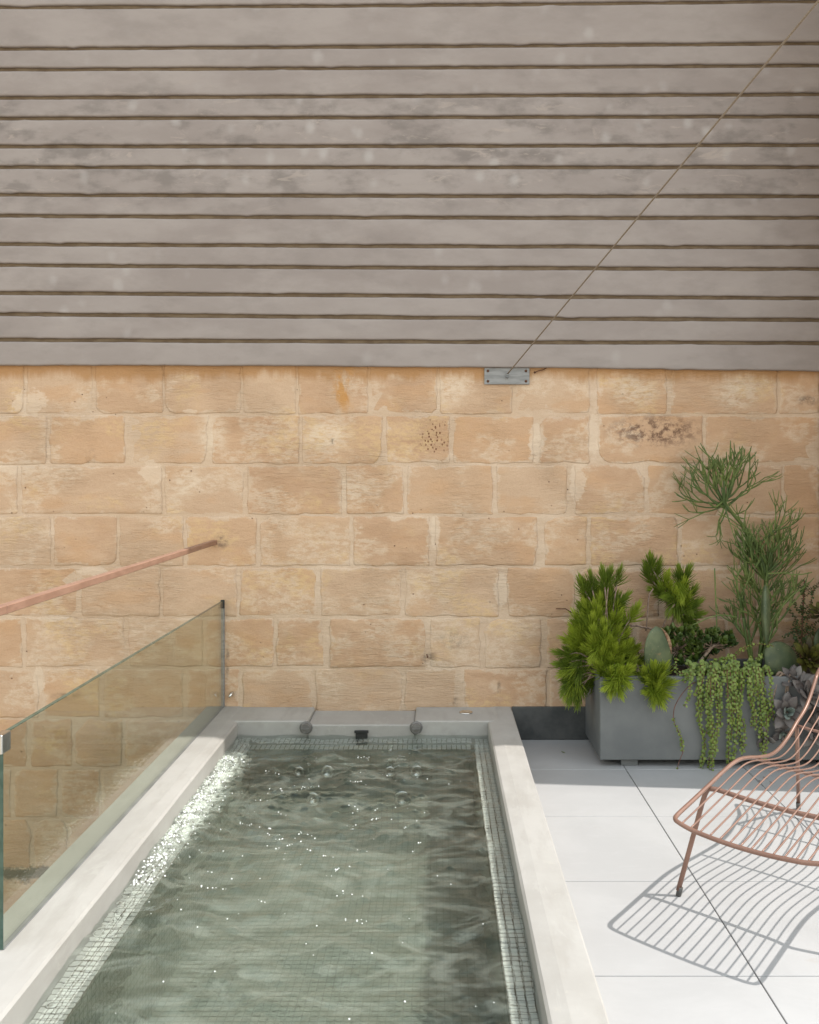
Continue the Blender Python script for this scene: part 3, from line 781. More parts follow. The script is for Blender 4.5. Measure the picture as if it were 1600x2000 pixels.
v, f = boxg(XG - .009, XG + .009, Y1G - .003, Y1G + .008, Z0G, Z1G + .003, b=.001); adopt(gp, mesh('wall_channel', v, f, M_steel, None, False))
v, f = boxg(XG - .010, XG + .010, Y1G - .012, Y1G - .003, Z1G - .04, Z1G + .006, b=.001); adopt(gp, mesh('corner_stop', v, f, M_black, None, False))
v, f = boxg(XG - .0085, XG + .0085, Y0G, Y1G - .004, ZC - .004, ZC + .003); adopt(gp, mesh('seal', v, f, M_steel, None, False))

hr = empty('hand_rail', (-1.245, D - .01, 1.1)); tag(hr, 'copper coloured square hand rail running out from the stone wall', 'hand rail')
for (ya, yb) in ((2.515, D + .005), (1.2, 2.512)):
    v, f = boxg(-1.260, -1.230, ya, yb, 1.083, 1.108, b=.002); adopt(hr, mesh('rail', v, f, M_rail, None, False))
v, f = boxg(-1.255, -1.235, 1.25, 1.27, -.01, 1.082, b=.002); adopt(hr, mesh('post', v, f, M_rail, None, False))

# ------------------------------------------------------------------ cable and wall plate
YP = D - .033
pl = empty('anchor_plate', (WX(990), YP, WZ(735))); tag(pl, 'steel anchor plate bolted to the top course of the stone wall', 'plate')
v, f = boxg(WX(946), WX(1034), D - .014, D - .006, WZ(751), WZ(719), b=.001); adopt(pl, mesh('plate', v, f, M_steel, None, False))
for bx in (953, 1027):
    for by in (725, 745):
        m = MB(); m.lathe([(.0075, 0), (.0075, .002), (.006, .004), (.002, .004)], Matrix.Translation((WX(bx), D - .014, WZ(by))) @ RY, 12)
        adopt(pl, m.build('bolt', M_rust))
m = MB(); ey = Vector((WX(990), D - .014, WZ(738)))
m.tube([ey, ey + Vector((0, -.02, .004))], .005, 10)
m.tube([ey + Vector((.009 * math.cos(t), -.022 - .006 * math.sin(t) * .2, .012 + .012 * math.sin(t))) for t in [2 * math.pi * k / 16 for k in range(17)]], .003, 8)
adopt(pl, m.build('eye', M_steel))
c0 = Vector((WX(991), D - .036, WZ(731))); c1 = Vector((1.258, 2.9, 3.045)); d_ = c1 - c0
m = MB(); m.tube([c0 + d_ * t for t in (0, .02, .5, 1.0, 1.5, 2.0)], [.004, .0034, .0036, .0038, .0038, .0038], 8)
cb = m.build('cable', M_cable, loc=c0); tag(cb, 'thin tensioned cable rising diagonally from the steel anchor plate', 'cable')
nl = MB(); q = [(1044, 728), (1051, 725), (1060, 723), (1067, 719)]
nl.tube([Vector((WX(a), D - .016, WZ(b))) for a, b in q], .0028, 7); nl.lathe([(.006, 0), (.006, .004), (.003, .005)], Matrix.Translation((WX(1044), D - .012, WZ(728))) @ RY, 10)
tag(nl.build('nail', M_rust, loc=(WX(1050), D - .01, WZ(725))), 'bent rusty nail in the wall just right of the anchor plate', 'nail')
nl = MB(); nl.tube([Vector((WX(836), D + .002, WZ(1283))), Vector((WX(835), D - .03, WZ(1282))), Vector((WX(834), D - .034, WZ(1275)))], .003, 7)
tag(nl.build('nail', M_rust, loc=(WX(836), D, WZ(1283))), 'short rusty hook in the stone above the pool back rim', 'nail')
nl = MB(); nl.tube([Vector((WX(1086), D - .012, WZ(1188))), Vector((WX(1104), D - .02, WZ(1188))), Vector((WX(1116), D - .006, WZ(1196))), Vector((WX(1122), D + .004, WZ(1197)))], .0026, 7)
tag(nl.build('wire', M_rust, loc=(WX(1116), D, WZ(1196))), 'bent dark wire sticking out of the wall beside the bushy plant', 'wire')
tp = MB(); b0 = Vector((WX(454), D - .004, WZ(1354)))
tp.lathe([(.011, 0), (.011, .012), (.007, .014), (.007, .03), (.004, .032)], Matrix.Translation(b0) @ RY, 14)
tp.tube([b0 + Vector((0, -.026, 0)), b0 + Vector((-.012, -.03, -.014))], [.007, .006], 10)
tag(tp.build('spout', M_chrome, loc=b0), 'tiny steel spout on the stone wall beside the glass panel', 'spout')

# ------------------------------------------------------------------ planter
PX0, PX1, PYF, PYB, PZ0, PZ1 = .818, 2.11, 4.43, 4.872, .035, .455
pt_ = empty('planter', (1.5, 4.65, 0)); tag(pt_, 'long dark grey rectangular planter standing on small feet by the wall', 'planter')
def pb(name, *a, b=.004, mat=M_planter):
    v, f = boxg(*a, b=b); o = mesh(name, v, f, mat, None, False); adopt(pt_, o); return o
w_ = .03
pb('front_panel', PX0, PX1, PYF, PYF + w_, PZ0, PZ1); pb('back_panel', PX0 + w_, PX1 - w_, PYB - w_, PYB, PZ0, PZ1 - .001)
pb('side_panel', PX0 + .0005, PX0 + w_, PYF + w_, PYB, PZ0, PZ1 - .0005); pb('side_panel', PX1 - w_, PX1 - .0005, PYF + w_, PYB, PZ0, PZ1 - .0005)
pb('base', PX0 + w_, PX1 - w_, PYF + w_, PYB - w_, PZ0 + .002, PZ0 + .03)
for fx in (.93, 1.95):
    for fy in (4.455, 4.80): pb('foot', fx, fx + .085, fy, fy + .05, .0, PZ0 + .004, b=.002)
ns = 40
V = []; Fc = []
for j in range(13):
    for i in range(ns + 1):
        x = PX0 + w_ + (PX1 - PX0 - 2 * w_) * i / ns; y = PYF + w_ + (PYB - PYF - 2 * w_) * j / 12
        V.append((x, y, .415 + .012 * noise.noise((x * 9, y * 9, 0)) + .006 * noise.noise((x * 40, y * 40, 0))))
for j in range(12):
    for i in range(ns): a = j * (ns + 1) + i; Fc.append((a, a + 1, a + ns + 2, a + ns + 1))
o = mesh('soil', V, Fc, M_soil); adopt(pt_, o)

# ------------------------------------------------------------------ plants
def in_poly(x, y, poly):
    c = False; j = len(poly) - 1
    for i in range(len(poly)):
        xi, yi = poly[i]; xj, yj = poly[j]
        if (yi > y) != (yj > y) and x < (xj - xi) * (y - yi) / (yj - yi) + xi: c = not c
        j = i
    return c
def rosette_mesh(name, n, L, shoot, mat, seed, w=.0021):
    random.seed(seed); m = MB()
    for k in range(n):
        t = (k + .5) / n; a = k * 2.39996 + rnd(-.2, .2)
        el = math.radians(22 + 62 * (t ** .8)) + rnd(-.12, .12)     # older leaves stand out, young ones stand up
        base = Vector((0, 0, shoot * (t - .9)))
        d = Vector((math.cos(a) * math.cos(el), math.sin(a) * math.cos(el), math.sin(el)))
        up = Vector((0, 0, 1)); ln = L * rnd(.75, 1.1) * (1 - .25 * t)
        side = d.cross(up); side = side.normalized() if side.length > .05 else Vector((1, 0, 0))
        pts = []; cur = base.copy(); dd = d.copy()
        for s in range(4):
            pts.append(cur.copy()); dd = (dd + up * .16 + Vector((rnd(-.05, .05), rnd(-.05, .05), 0))).normalized(); cur = cur + dd * ln / 3
        m.tube(pts, [w * .7, w, w * .9, w * .25], 4, cap=False, flat=.65)
    me = bpy.data.meshes.new(name); me.from_pydata(m.v, [], m.f); me.update()
    me.polygons.foreach_set('use_smooth', [True] * len(me.polygons)); me.materials.append(mat)
    return me
ROS = [rosette_mesh('leaf_rosette', 74, .085, .07, M_needle, s, .0024) for s in range(4)]
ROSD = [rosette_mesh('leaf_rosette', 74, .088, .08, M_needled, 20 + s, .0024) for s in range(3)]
def place_ros(root, lst, p_, d, sc_):
    o = bpy.data.objects.new('leaf_rosette', random.choice(lst)); link(o)
    o.location = p_; o.rotation_mode = 'QUATERNION'
    o.rotation_quaternion = Vector(d).normalized().to_track_quat('Z', 'Y') @ Quaternion((0, 0, 1), rnd(0, 6.28)); o.scale = (sc_,) * 3
    adopt(root, o); return o
def fill(poly, spacing, n, seed):
    random.seed(seed); out = []
    x0, x1 = min(p_[0] for p_ in poly), max(p_[0] for p_ in poly); y0, y1 = min(p_[1] for p_ in poly), max(p_[1] for p_ in poly)
    for _ in range(n):
        x, y = rnd(x0, x1), rnd(y0, y1)
        if in_poly(x, y, poly) and all((x - a) ** 2 + (y - b) ** 2 > spacing ** 2 for a, b in out): out.append((x, y))
    return out
bush = empty('needle_leaf_bush', P(1185, 1318, 4.6)); tag(bush, 'bright green bushy succulent with needle leaves spilling over the planter corner', 'plant')
heads = [(430, 300, 105), (530, 240, 95), (670, 190, 98), (760, 190, 88), (870, 180, 72), (930, 490, 60), (1060, 600, 65), (640, 480, 92), (470, 560, 105), (580, 560, 95), (850, 570, 75), (360, 690, 120), (450, 720, 105),
         (560, 720, 95), (690, 780, 88), (780, 700, 80), (860, 680, 70), (330, 850, 130), (430, 850, 115), (570, 840, 100), (700, 880, 90), (850, 840, 72), (240, 960, 150), (400, 960, 130), (560, 980, 110), (700, 1000, 85), (800, 1050, 80),
         (970, 1000, 60), (900, 1030, 70), (170, 1110, 168), (300, 1130, 185), (480, 1060, 140), (560, 1180, 230), (660, 1100, 100), (760, 1180, 90), (880, 1180, 70), (1010, 1200, 55), (150, 1240, 180), (220, 1350, 200), (330, 1300, 225),
         (400, 1400, 250), (300, 1480, 235), (270, 1590, 238), (380, 1610, 262), (760, 1310, 95), (880, 1310, 80), (980, 1290, 60), (820, 1440, 262), (950, 1470, 320), (720, 1490, 205), (760, 1580, 252), (880, 1590, 285), (1130, 1300, 100),
         (1250, 1260, 92), (1370, 1260, 72), (1190, 1420, 150), (1320, 1390, 75), (1440, 1450, 30), (1150, 1550, 195), (1250, 1590, 265), (1380, 1580, 335), (1240, 1700, 258), (1340, 1690, 285), (1290, 1480, 90), (620, 650, 95), (500, 820, 110), (620, 920, 95), (760, 960, 85), (420, 1130, 190), (620, 1250, 120), (480, 1240, 215), (310, 1640, 248), (230, 1560, 230), (390, 1680, 264), (330, 1540, 240)]
back = fill([(1105, 1350), (1100, 1290), (1118, 1235), (1135, 1175), (1150, 1140), (1200, 1135), (1208, 1180), (1222, 1215), (1232, 1250), (1258, 1285), (1240, 1325), (1190, 1330), (1150, 1320), (1135, 1355)], 13, 5000, 31)
nh = len(heads)
heads += [((x - 1060) * 5.714, (y - 1080) * 5.714, 90 + (1185 - x) * .7 + max(0, y - 1290) * (1.4 if x < 1185 else -1.4)) for x, y in back]
random.seed(33)
mst = MB()
for hi, (hx, hy, dg) in enumerate(heads):
    x, y = 1060 + hx / 5.714, 1080 + hy / 5.714
    rx, ry = (x - 1185) / 75, (y - 1270) / 110
    r = min(1.0, math.hypot(rx, ry))
    front = hy > 1230 and hx > 600
    Y = 4.42 + .15 * r + rnd(-.02, .03)
    if front: Y = 4.385 + rnd(-.012, .015)
    if x < 1150: Y = max(Y, 4.50 + rnd(0, .10))
    if hi >= nh: Y = 4.52 + .08 * r + rnd(0, .05)
    a_ = math.radians(dg + rnd(-8, 8))
    d = Vector((math.cos(a_), -.55 + .35 * r + rnd(-.15, .15) - (.35 if front else 0), math.sin(a_))).normalized()
    p_ = P(x, y, Y) - d * .03
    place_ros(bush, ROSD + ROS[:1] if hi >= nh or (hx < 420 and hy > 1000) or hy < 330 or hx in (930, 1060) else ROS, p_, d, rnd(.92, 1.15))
    b0 = P(1190 + rnd(-20, 20), 1300 + rnd(-4, 10), 4.58)
    if front: b0 = P(min(1290, x) + rnd(-15, 5), 1312, 4.50)
    mid = b0.lerp(p_, .55) + Vector((0, -.01, .03))
    mst.tube(spline([b0, mid, p_ - d * .03], 4), [.005] * 4 + [.0035] * 4 + [.003], 5)
adopt(bush, mst.build('stem', M_bark))
bush2 = empty('needle_leaf_bush', P(1300, 1310, 4.70)); tag(bush2, 'darker needle leaved succulent on bare grey stems rising behind the cactus pad', 'plant')
heads2 = [(1270, 1086, 95), (1262, 1108, 120), (1288, 1100, 80), (1282, 1130, 105), (1304, 1122, 85), (1326, 1112, 92), (1345, 1114, 80), (1310, 1142, 95), (1336, 1138, 85), (1358, 1150, 60), (1364, 1176, 35), (1368, 1200, 10), (1330, 1168, 265), (1300, 1166, 170),
          (1346, 1192, 300), (1325, 1205, 262), (1354, 1214, 320), (1310, 1195, 240), (1276, 1152, 165), (1320, 1155, 90), (1345, 1165, 70), (1290, 1145, 110), (1340, 1222, 270)]
random.seed(43); mst = MB()
for (x, y, dg) in heads2:
    rx, ry = (x - 1318) / 50, (y - 1170) / 70
    r = min(1, math.hypot(rx, ry)); Y = 4.64 + .10 * r + rnd(-.02, .02)
    a_ = math.radians(dg + rnd(-8, 8)); d = Vector((math.cos(a_), -.6 + .35 * r, math.sin(a_))).normalized()
    p_ = P(x, y, Y) - d * .03
    place_ros(bush2, ROS if dg in (95, 85, 265, 90, 70) and y > 1120 else ROSD, p_, d, rnd(.95, 1.15))
    q0 = P(1316, 1205, 4.72); mst.tube(spline([q0, q0.lerp(p_, .5) + Vector((0, 0, .01)), p_ - d * .03], 3), .003, 5)
for pth, r in (([(1262, 1306), (1240, 1262), (1218, 1226), (1240, 1222), (1262, 1226), (1290, 1229), (1300, 1212), (1306, 1196), (1318, 1180)], .0055), ([(1262, 1232), (1265, 1200), (1268, 1165), (1276, 1150)], .004)):
    mst.tube(spline([P(a, b, 4.70 if i < 7 else 4.68) for i, (a, b) in enumerate(pth)], 4), r, 6)
mst.tube(spline([P(1300, 1310, 4.7), P(1304, 1260, 4.71), P(1316, 1205, 4.72)], 4), .006, 6)
adopt(bush2, mst.build('stem', M_bark))

# pencil cactus
pc = empty('pencil_cactus', P(1472, 1330, 4.72)); tag(pc, 'tall leggy pencil cactus with thin green branching stems against the wall', 'plant')
random.seed(52); thick = MB(); thin = MB()
def twig(p_, d, L, r, lev, upk):
    n = 5; pts = [p_.copy()]; cur = p_.copy(); dd = d.normalized()
    for i in range(n):
        dd = (dd + Vector((rnd(-.09, .09), rnd(-.09, .09), upk + rnd(-.05, .05)))).normalized(); cur = cur + dd * L / n
        if cur.y > D - .02: cur.y = D - .02; dd.y = -abs(dd.y)
        pts.append(cur.copy())
    (thick if lev > 1 else thin).tube(pts, [r] + [r * .9] * (n - 1) + [r * (.8 if lev else .6)], 6 if lev > 1 else 5)
    if lev <= 0: return
    for k in range(random.choice((2, 3, 3, 4) if lev > 1 else (2, 2, 3))):
        a = rnd(0, 6.28); sp = rnd(.45, 1.0)
        o1 = dd.orthogonal().normalized(); o2 = dd.cross(o1)
        nd = (dd + (o1 * math.cos(a) + o2 * math.sin(a)) * sp).normalized(); nd.y *= .6
        twig(cur, nd, L * rnd(.6, .95), r * .72, lev - 1, upk * rnd(.5, 1.3))
def trunk(pts, r0, r1):
    s = spline([P(*q) for q in pts], 5); n = len(s)
    thick.tube(s, [r0 + (r1 - r0) * i / (n - 1) for i in range(n)], 8); return s
t1 = trunk([(1478, 1335, 4.72), (1488, 1260, 4.72), (1492, 1190, 4.73), (1495, 1120, 4.75), (1468, 1050, 4.76), (1416, 985, 4.74)], .016, .009)
top = t1[-1]
for ang, L, lv in ((118, .17, 2), (100, .20, 2), (86, .20, 2), (70, .20, 2), (52, .20, 2), (150, .15, 2), (172, .17, 2), (205, .16, 2), (28, .19, 2), (232, .14, 1), (262, .14, 1), (300, .12, 1), (110, .14, 2), (92, .15, 2), (78, .15, 2), (62, .16, 2), (130, .17, 2)):
    a = math.radians(ang + rnd(-6, 6)); twig(top + Vector((0, 0, rnd(-.02, .03))), Vector((math.cos(a), rnd(-.45, .35), math.sin(a))), L * rnd(.55, .75), .0062, lv, .17 if 30 < ang < 200 else .10)
for ang, L in ((170, .20), (150, .22), (195, .24), (215, .20), (15, .24), (32, .24), (5, .18), (250, .16), (280, .15), (125, .2)):
    a = math.radians(ang + rnd(-8, 8)); twig(top + Vector((rnd(-.02, .02), 0, rnd(-.03, .02))), Vector((math.cos(a), rnd(-.4, .3), math.sin(a))), L * .62, .0045, 2, .09)
for fr, n in ((.62, 12), (.56, 12), (.48, 8), (.38, 7), (.78, 4)):
    q0 = t1[int(fr * (len(t1) - 1))]
    for k in range(n):
        a = math.radians(rnd(20, 165)); twig(q0, Vector((math.cos(a), rnd(-.6, .2), math.sin(a) * .8)), rnd(.09, .15), .0052, 2, .11)
for px in (1452, 1462, 1495, 1510):
    s = trunk([(1474 + rnd(-6, 6), 1330, 4.70), ((1474 + px) / 2, 1275, 4.69), (px, 1215 + rnd(-15, 15), 4.69)], .010, .007)
    for k in range(6):
        a = math.radians(rnd(45, 140)); twig(s[-1 - (k % 2) * 3], Vector((math.cos(a), rnd(-.4, .3), math.sin(a))), rnd(.09, .15), .0055, 2 if k < 3 else 1, .10)
for pth in (((1440, 1205), (1400, 1202), (1350, 1222)), ((1396, 1110), (1398, 1165), (1400, 1230), (1392, 1232)), ((1500, 1120), (1545, 1122), (1552, 1155)), ((1545, 1122), (1565, 1122), (1586, 1118)), ((1500, 1230), (1540, 1170), (1575, 1145))):
    thin.tube(spline([P(a, b, 4.60) for a, b in pth], 4), .0034, 6)
adopt(pc, thick.build('stem', M_pencil)); adopt(pc, thin.build('twig', M_pencilt))

# prickly pears
def pad_mesh(w, h, th, seed=0):
    m = MB(); n, k = 18, 20; sd = seed * 3.7
    rings = []
    for i in range(n + 1):
        t = i / n; z = h * t
        prof = math.sin(math.pi * min(1, max(0, t)) ** 1.25) ** .55 if 0 < t < 1 else 0.0
        ww = max(.10 * (1 - t), prof) * w / 2; tt = max(.25 * (1 - t), prof ** .8) * th / 2
        rings.append((ww, tt, z))
    for (ww, tt, z) in rings:
        for j in range(k):
            a = 2 * math.pi * j / k; q = 1 + .05 * noise.noise((math.cos(a) * 1.3 + sd, z * 14, math.sin(a)))
            m.v.append((ww * math.cos(a) * q, tt * math.sin(a) * q, z))
    for i in range(n):
        for j in range(k): a = i * k + j; b = i * k + (j + 1) % k; m.f.append((a, b, b + k, a + k))
    m.f.append(tuple(reversed(range(k)))); m.f.append(tuple(n * k + j for j in range(k)))
    return m
def pad(root, base, w, h, th, tilt, turn, lean=0.0, seed=0):
    m = pad_mesh(w, h, th, seed)
    Mx = Matrix.Translation(base) @ Matrix.Rotation(tilt, 4, 'Y') @ Matrix.Rotation(lean, 4, 'X') @ Matrix.Rotation(turn, 4, 'Z')
    m.v = [tuple(Mx @ Vector(q)) for q in m.v]
    o = m.build('pad', M_pad); adopt(root, o); return Mx
pr1 = empty('prickly_pear', P(1290, 1345, 4.52)); tag(pr1, 'single broad cactus pad with a dry brown scar beside the bright bush', 'cactus')
Mx = pad(pr1, P(1292, 1350, 4.50), .165, .34, .035, -.10, .35, .06, 1)
m = MB()
for i in range(13):
    t = i / 12; z = .335 - .15 * t; u = math.sin(math.pi * (z / .34) ** 1.25) ** .55 * .0825
    for s_, dy in ((-1, 0), (0, 1), (1, 0)):
        m.v.append(tuple(Mx @ Vector((u * .86 + s_ * .010 * math.sin(math.pi * min(.97, max(.03, t))), -.0125 - .004 * dy + .006 * t * 0, z))))
for i in range(12):
    for j in range(2): a = i * 3 + j; m.f.append((a, a + 1, a + 4, a + 3))
adopt(pr1, m.build('scar', M_scar))
pr2 = empty('prickly_pear', P(1545, 1318, 4.60)); tag(pr2, 'two jointed cactus pads, a tall slim one growing from a round one', 'cactus')
pad(pr2, P(1556, 1330, 4.60), .185, .235, .04, -.62, .25, -.1, 2)
pad(pr2, P(1497, 1264, 4.56), .115, .325, .046, .0, 1.12, -.03, 3)
pr3 = empty('prickly_pear', P(1604, 1285, 4.74)); tag(pr3, 'pale cactus pad half hidden by the dark rosette plant', 'cactus')
pad(pr3, P(1606, 1300, 4.74), .13, .22, .035, .05, .3, 0, 4)

# jade plant
def spoon(L, W, th=.12, n=6, tipk=.75, curl=.25):
    """fleshy leaf along +Y, +Z up"""
    m = MB(); k = 6
    for i in range(n + 1):
        t = i / n
        w = W / 2 * (math.sin(math.pi * (t ** tipk)) ** .8 if 0 < t < 1 else 0) + .08 * W * (1 - t)
        z = curl * L * t * t
        for j in range(k):
            a = 2 * math.pi * j / k
            m.v.append((w * math.cos(a), L * t, z + W * th * math.sin(a) * (w / (W / 2) + .1) + abs(math.cos(a)) * w * .25))
    for i in range(n):
        for j in range(k): a = i * k + j; b = i * k + (j + 1) % k; m.f.append((a, b, b + k, a + k))
    m.f.append(tuple(n * k + j for j in range(k)))
    return m
def xform(m, Mx): return [tuple(Mx @ Vector(q)) for q in m.v], m.f
random.seed(61)
jd = empty('jade_plant', P(1355, 1320, 4.62)); tag(jd, 'dark green jade plant with rounded leaves and woody forked stem', 'plant')
m = MB(); wood = MB()
tips = fill([(1292, 1236), (1330, 1232), (1380, 1236), (1425, 1242), (1432, 1262), (1400, 1272), (1370, 1292), (1330, 1300), (1296, 1290), (1290, 1260)], 9.5, 3000, 62) + [(1416, 1258), (1424, 1262)]
fork = P(1390, 1264, 4.60); b0 = P(1352, 1318, 4.62)
wood.tube(spline([b0, P(1368, 1292, 4.6), P(1384, 1272, 4.6), fork], 4), .0085, 7); wood.tube(spline([b0, P(1340, 1296, 4.62), P(1320, 1270, 4.64)], 4), .007, 6)
wood.tube(spline([fork, P(1400, 1260, 4.6), P(1416, 1260, 4.59)], 3), .005, 6)
for (x, y) in tips:
    c = P(x, y, 4.62 + rnd(-.05, .08)); ax = Vector((rnd(-.5, .5), -.5 + rnd(-.4, .3), .8)).normalized()
    wood.tube([(fork if x > 1360 else P(1322, 1272, 4.64)).lerp(c, .1), c - ax * .01], .0028, 5)
    Q = ax.to_track_quat('Z', 'Y').to_matrix().to_4x4()
    for k in range(7):
        L = rnd(.028, .042); lm = spoon(L, L * .72, .10, 4, .62, .3)
        Mx = Matrix.Translation(c + ax * (.004 * k)) @ Q @ Matrix.Rotation(k * 2.4 + rnd(-.3, .3), 4, 'Z') @ Matrix.Rotation(.15 + .13 * k, 4, 'X')
        m.add(*xform(lm, Mx))
o = m.build('foliage', M_jade); o['kind'] = 'stuff'; adopt(jd, o); adopt(jd, wood.build('stem', M_bark))

# trailing elephant bush
def disc_leaf(m, c, n_, r):
    n_ = Vector(n_).normalized(); u = n_.orthogonal().normalized(); u = Quaternion(n_, rnd(0, 6.28)) @ u; w = n_.cross(u)
    o_ = len(m.v)
    m.v.append(tuple(c + n_ * r * .18))
    for k in range(7):
        a = 2 * math.pi * k / 7; m.v.append(tuple(c + (u * math.cos(a) * 1.12 + w * math.sin(a) * .92) * r))
    for k in range(7): m.f.append((o_, o_ + 1 + k, o_ + 1 + (k + 1) % 7))
def strand(path, leaf, stems, step, r, start=0.0, sr=.0016):
    s = spline(path, 8); stems.tube(s, sr, 5, cap=False); acc = 0.0; tot = sum((b - a).length for a, b in zip(s, s[1:])); run = 0; side = 0
    for a, b in zip(s, s[1:]):
        L = (b - a).length; t = (b - a).normalized()
        while acc < L:
            if (run + acc) / tot >= start:
                q = a + t * acc; o1 = t.orthogonal().normalized(); o1 = Quaternion(t, side * 1.57 + rnd(-.4, .4)) @ o1; side += 1
                for sg in (1, -1):
                    rr = r * rnd(.65, 1.15)
                    disc_leaf(leaf, q + o1 * sg * rr * 1.15, (o1 * sg * .35 + t * .5 + Vector((rnd(-.5, .5), -.75 + rnd(-.4, .4), .55 + rnd(-.4, .4)))), rr)
            acc += step * rnd(.7, 1.3)
        acc -= L; run += L
random.seed(71)
tr_ = empty('trailing_succulent', P(1420, 1318, 4.55)); tag(tr_, 'trailing succulent with tiny round leaves hanging over the planter front', 'plant')
lf = MB(); st = MB()
ends = [(1340, 1385, .2), (1336, 1352, .1), (1352, 1372, .1), (1362, 1392, .1), (1372, 1420, .1), (1381, 1470, .25), (1386, 1500, .25), (1376, 1455, .2), (1368, 1508, .35), (1394, 1512, .4), (1402, 1480, .4), (1410, 1440, .15),
        (1425, 1465, .15), (1436, 1490, .2), (1446, 1455, .15), (1452, 1480, .3), (1432, 1420, .1), (1462, 1440, .1), (1470, 1395, .1), (1478, 1420, .1), (1486, 1470, .3), (1490, 1440, .1), (1500, 1415, .15), (1508, 1440, .2),
        (1418, 1384, .0), (1395, 1372, .0), (1402, 1405, .0), (1444, 1390, .0), (1456, 1365, .0), (1380, 1395, .0), (1346, 1330, 0), (1430, 1505, .5), (1484, 1490, .5), (1364, 1345, 0), (1386, 1352, 0), (1424, 1352, 0), (1410, 1345, 0), (1440, 1356, 0), (1475, 1350, 0), (1496, 1352, 0)]
for (x, y, s0) in ends:
    x += rnd(-7, 7); y += rnd(-26, 10) if y < 1480 else rnd(-6, 4)
    sx = x + (1420 - x) * rnd(.25, .55) + rnd(-18, 18)
    p0 = P(sx, 1318 + rnd(-6, 8), 4.56 + rnd(-.03, .06)); p1 = P((sx + x) / 2 + rnd(-4, 4), 1300 + rnd(-10, 14) + abs(sx - 1420) * .06, 4.45); p2 = P(x + (sx - x) * .3, 1325 + rnd(0, 10), 4.405 + rnd(-.03, .015))
    pe = P(x, y, 4.40 + rnd(-.035, .015)); pts = [p0, p1, p2]
    if y > 1360:
        for t_ in ((.5,) if y < 1420 else (.33, .67)): pts.append(p2.lerp(pe, t_) + Vector((rnd(-.022, .022), rnd(-.015, .01), 0)))
    pts.append(pe); strand(pts, lf, st, .0135, .0076, s0)
for k in range(26):
    x = rnd(1325, 1505); p0 = P(1400 + rnd(-50, 70), 1320, 4.56); pe = P(x, 1300 + rnd(-16, 25) + (x < 1370) * 14, 4.44 + rnd(-.02, .08))
    strand([p0, p0.lerp(pe, .5) + Vector((0, 0, .035)), pe + Vector((0, 0, rnd(0, .03)))], lf, st, .0135, .0076, .0)
strand([P(1420, 1300, 4.55), P(1450, 1268, 4.55), P(1480, 1258, 4.55), P(1512, 1262, 4.55)], lf, st, .013, .0065, .2)
strand([P(1395, 1325, 4.5), P(1352, 1336, 4.42), P(1322, 1372, 4.40), P(1316, 1405, 4.40), P(1330, 1440, 4.40), P(1334, 1470, 4.4)], lf, st, .012, .0062, .66, .002)
strand([P(1334, 1470, 4.4), P(1326, 1490, 4.4), P(1323, 1504, 4.4)], lf, st, .02, .004, .8, .0016)
strand([P(1322, 1320, 4.5), P(1320, 1300, 4.48), P(1322, 1284, 4.48)], lf, st, .013, .0065, 0)
o = lf.build('foliage', M_trail); o['kind'] = 'stuff'; adopt(tr_, o); adopt(tr_, st.build('stem', M_redstem))
# upright elephant bush
random.seed(75)
up_ = empty('upright_succulent', P(1562, 1310, 4.76)); tag(up_, 'upright shrubby succulent with tiny dark leaves behind the round cactus pad', 'plant')
lf = MB(); st = MB()
spine = spline([P(1562, 1312, 4.76), P(1566, 1260, 4.76), P(1568, 1200, 4.76), P(1572, 1134, 4.75)], 6)
st.tube(spine, .004, 6)
strand([P(1566, 1260, 4.76), P(1568, 1200, 4.76), P(1572, 1134, 4.75)], lf, st, .012, .0062)
for k in range(24):
    q0 = spine[int(rnd(3, len(spine) - 2))]; a = rnd(-1, 1); L = rnd(.05, .15)
    strand([q0, q0 + Vector((a * L * .5, rnd(-.04, .03), L * .3)), q0 + Vector((a * L, rnd(-.07, .03), L * rnd(.4, .8)))], lf, st, .012, .006, .1)
for (x, y) in ((1538, 1188), (1545, 1225), (1590, 1150), (1530, 1245), (1548, 1262), (1552, 1210)):
    q0 = spine[int(rnd(2, 10))]; strand([q0, q0.lerp(P(x, y, 4.72), .5) + Vector((0, 0, .01)), P(x, y, 4.72)], lf, st, .013, .006, .3)
o = lf.build('foliage', M_trail2); o['kind'] = 'stuff'; adopt(up_, o); adopt(up_, st.build('stem', M_redstem))

# rosettes of broad leaves: aeonium and ghost plant
def leaf_data(name, L, W, mat, tipk, curl, th=.07):
    m = spoon(L, W, th, 7, tipk, curl); me = bpy.data.meshes.new(name); me.from_pydata(m.v, [], m.f); me.update()
    me.polygons.foreach_set('use_smooth', [True] * len(me.polygons)); me.materials.append(mat); return me
LA = leaf_data('leaf', .10, .034, M_aeon, 1.5, .22); LG = leaf_data('leaf', .085, .047, M_ghost, .95, .18, .09); LG2 = leaf_data('leaf', .075, .044, M_ghostg, .95, .2, .09)
def broad(root, c, ax, n, inner, outer, s, e0, e1, seed):
    random.seed(seed); Q = Vector(ax).normalized().to_track_quat('Z', 'Y').to_matrix().to_4x4()
    for k in range(n):
        t = k / (n - 1)
        o = bpy.data.objects.new('leaf', inner if t > .68 else outer); link(o)
        ss = s * (1 - .45 * t) * rnd(.9, 1.1)
        o.matrix_world = Matrix.Translation(c) @ Q @ Matrix.Rotation(k * 2.39996 + rnd(-.12, .12), 4, 'Z') @ Matrix.Translation((0, .006, .01 * t)) @ Matrix.Rotation(e0 + (e1 - e0) * t + rnd(-.08, .08), 4, 'X') @ Matrix.Scale(ss, 4)
        mw = o.matrix_world.copy(); adopt(root, o); o.matrix_basis = mw
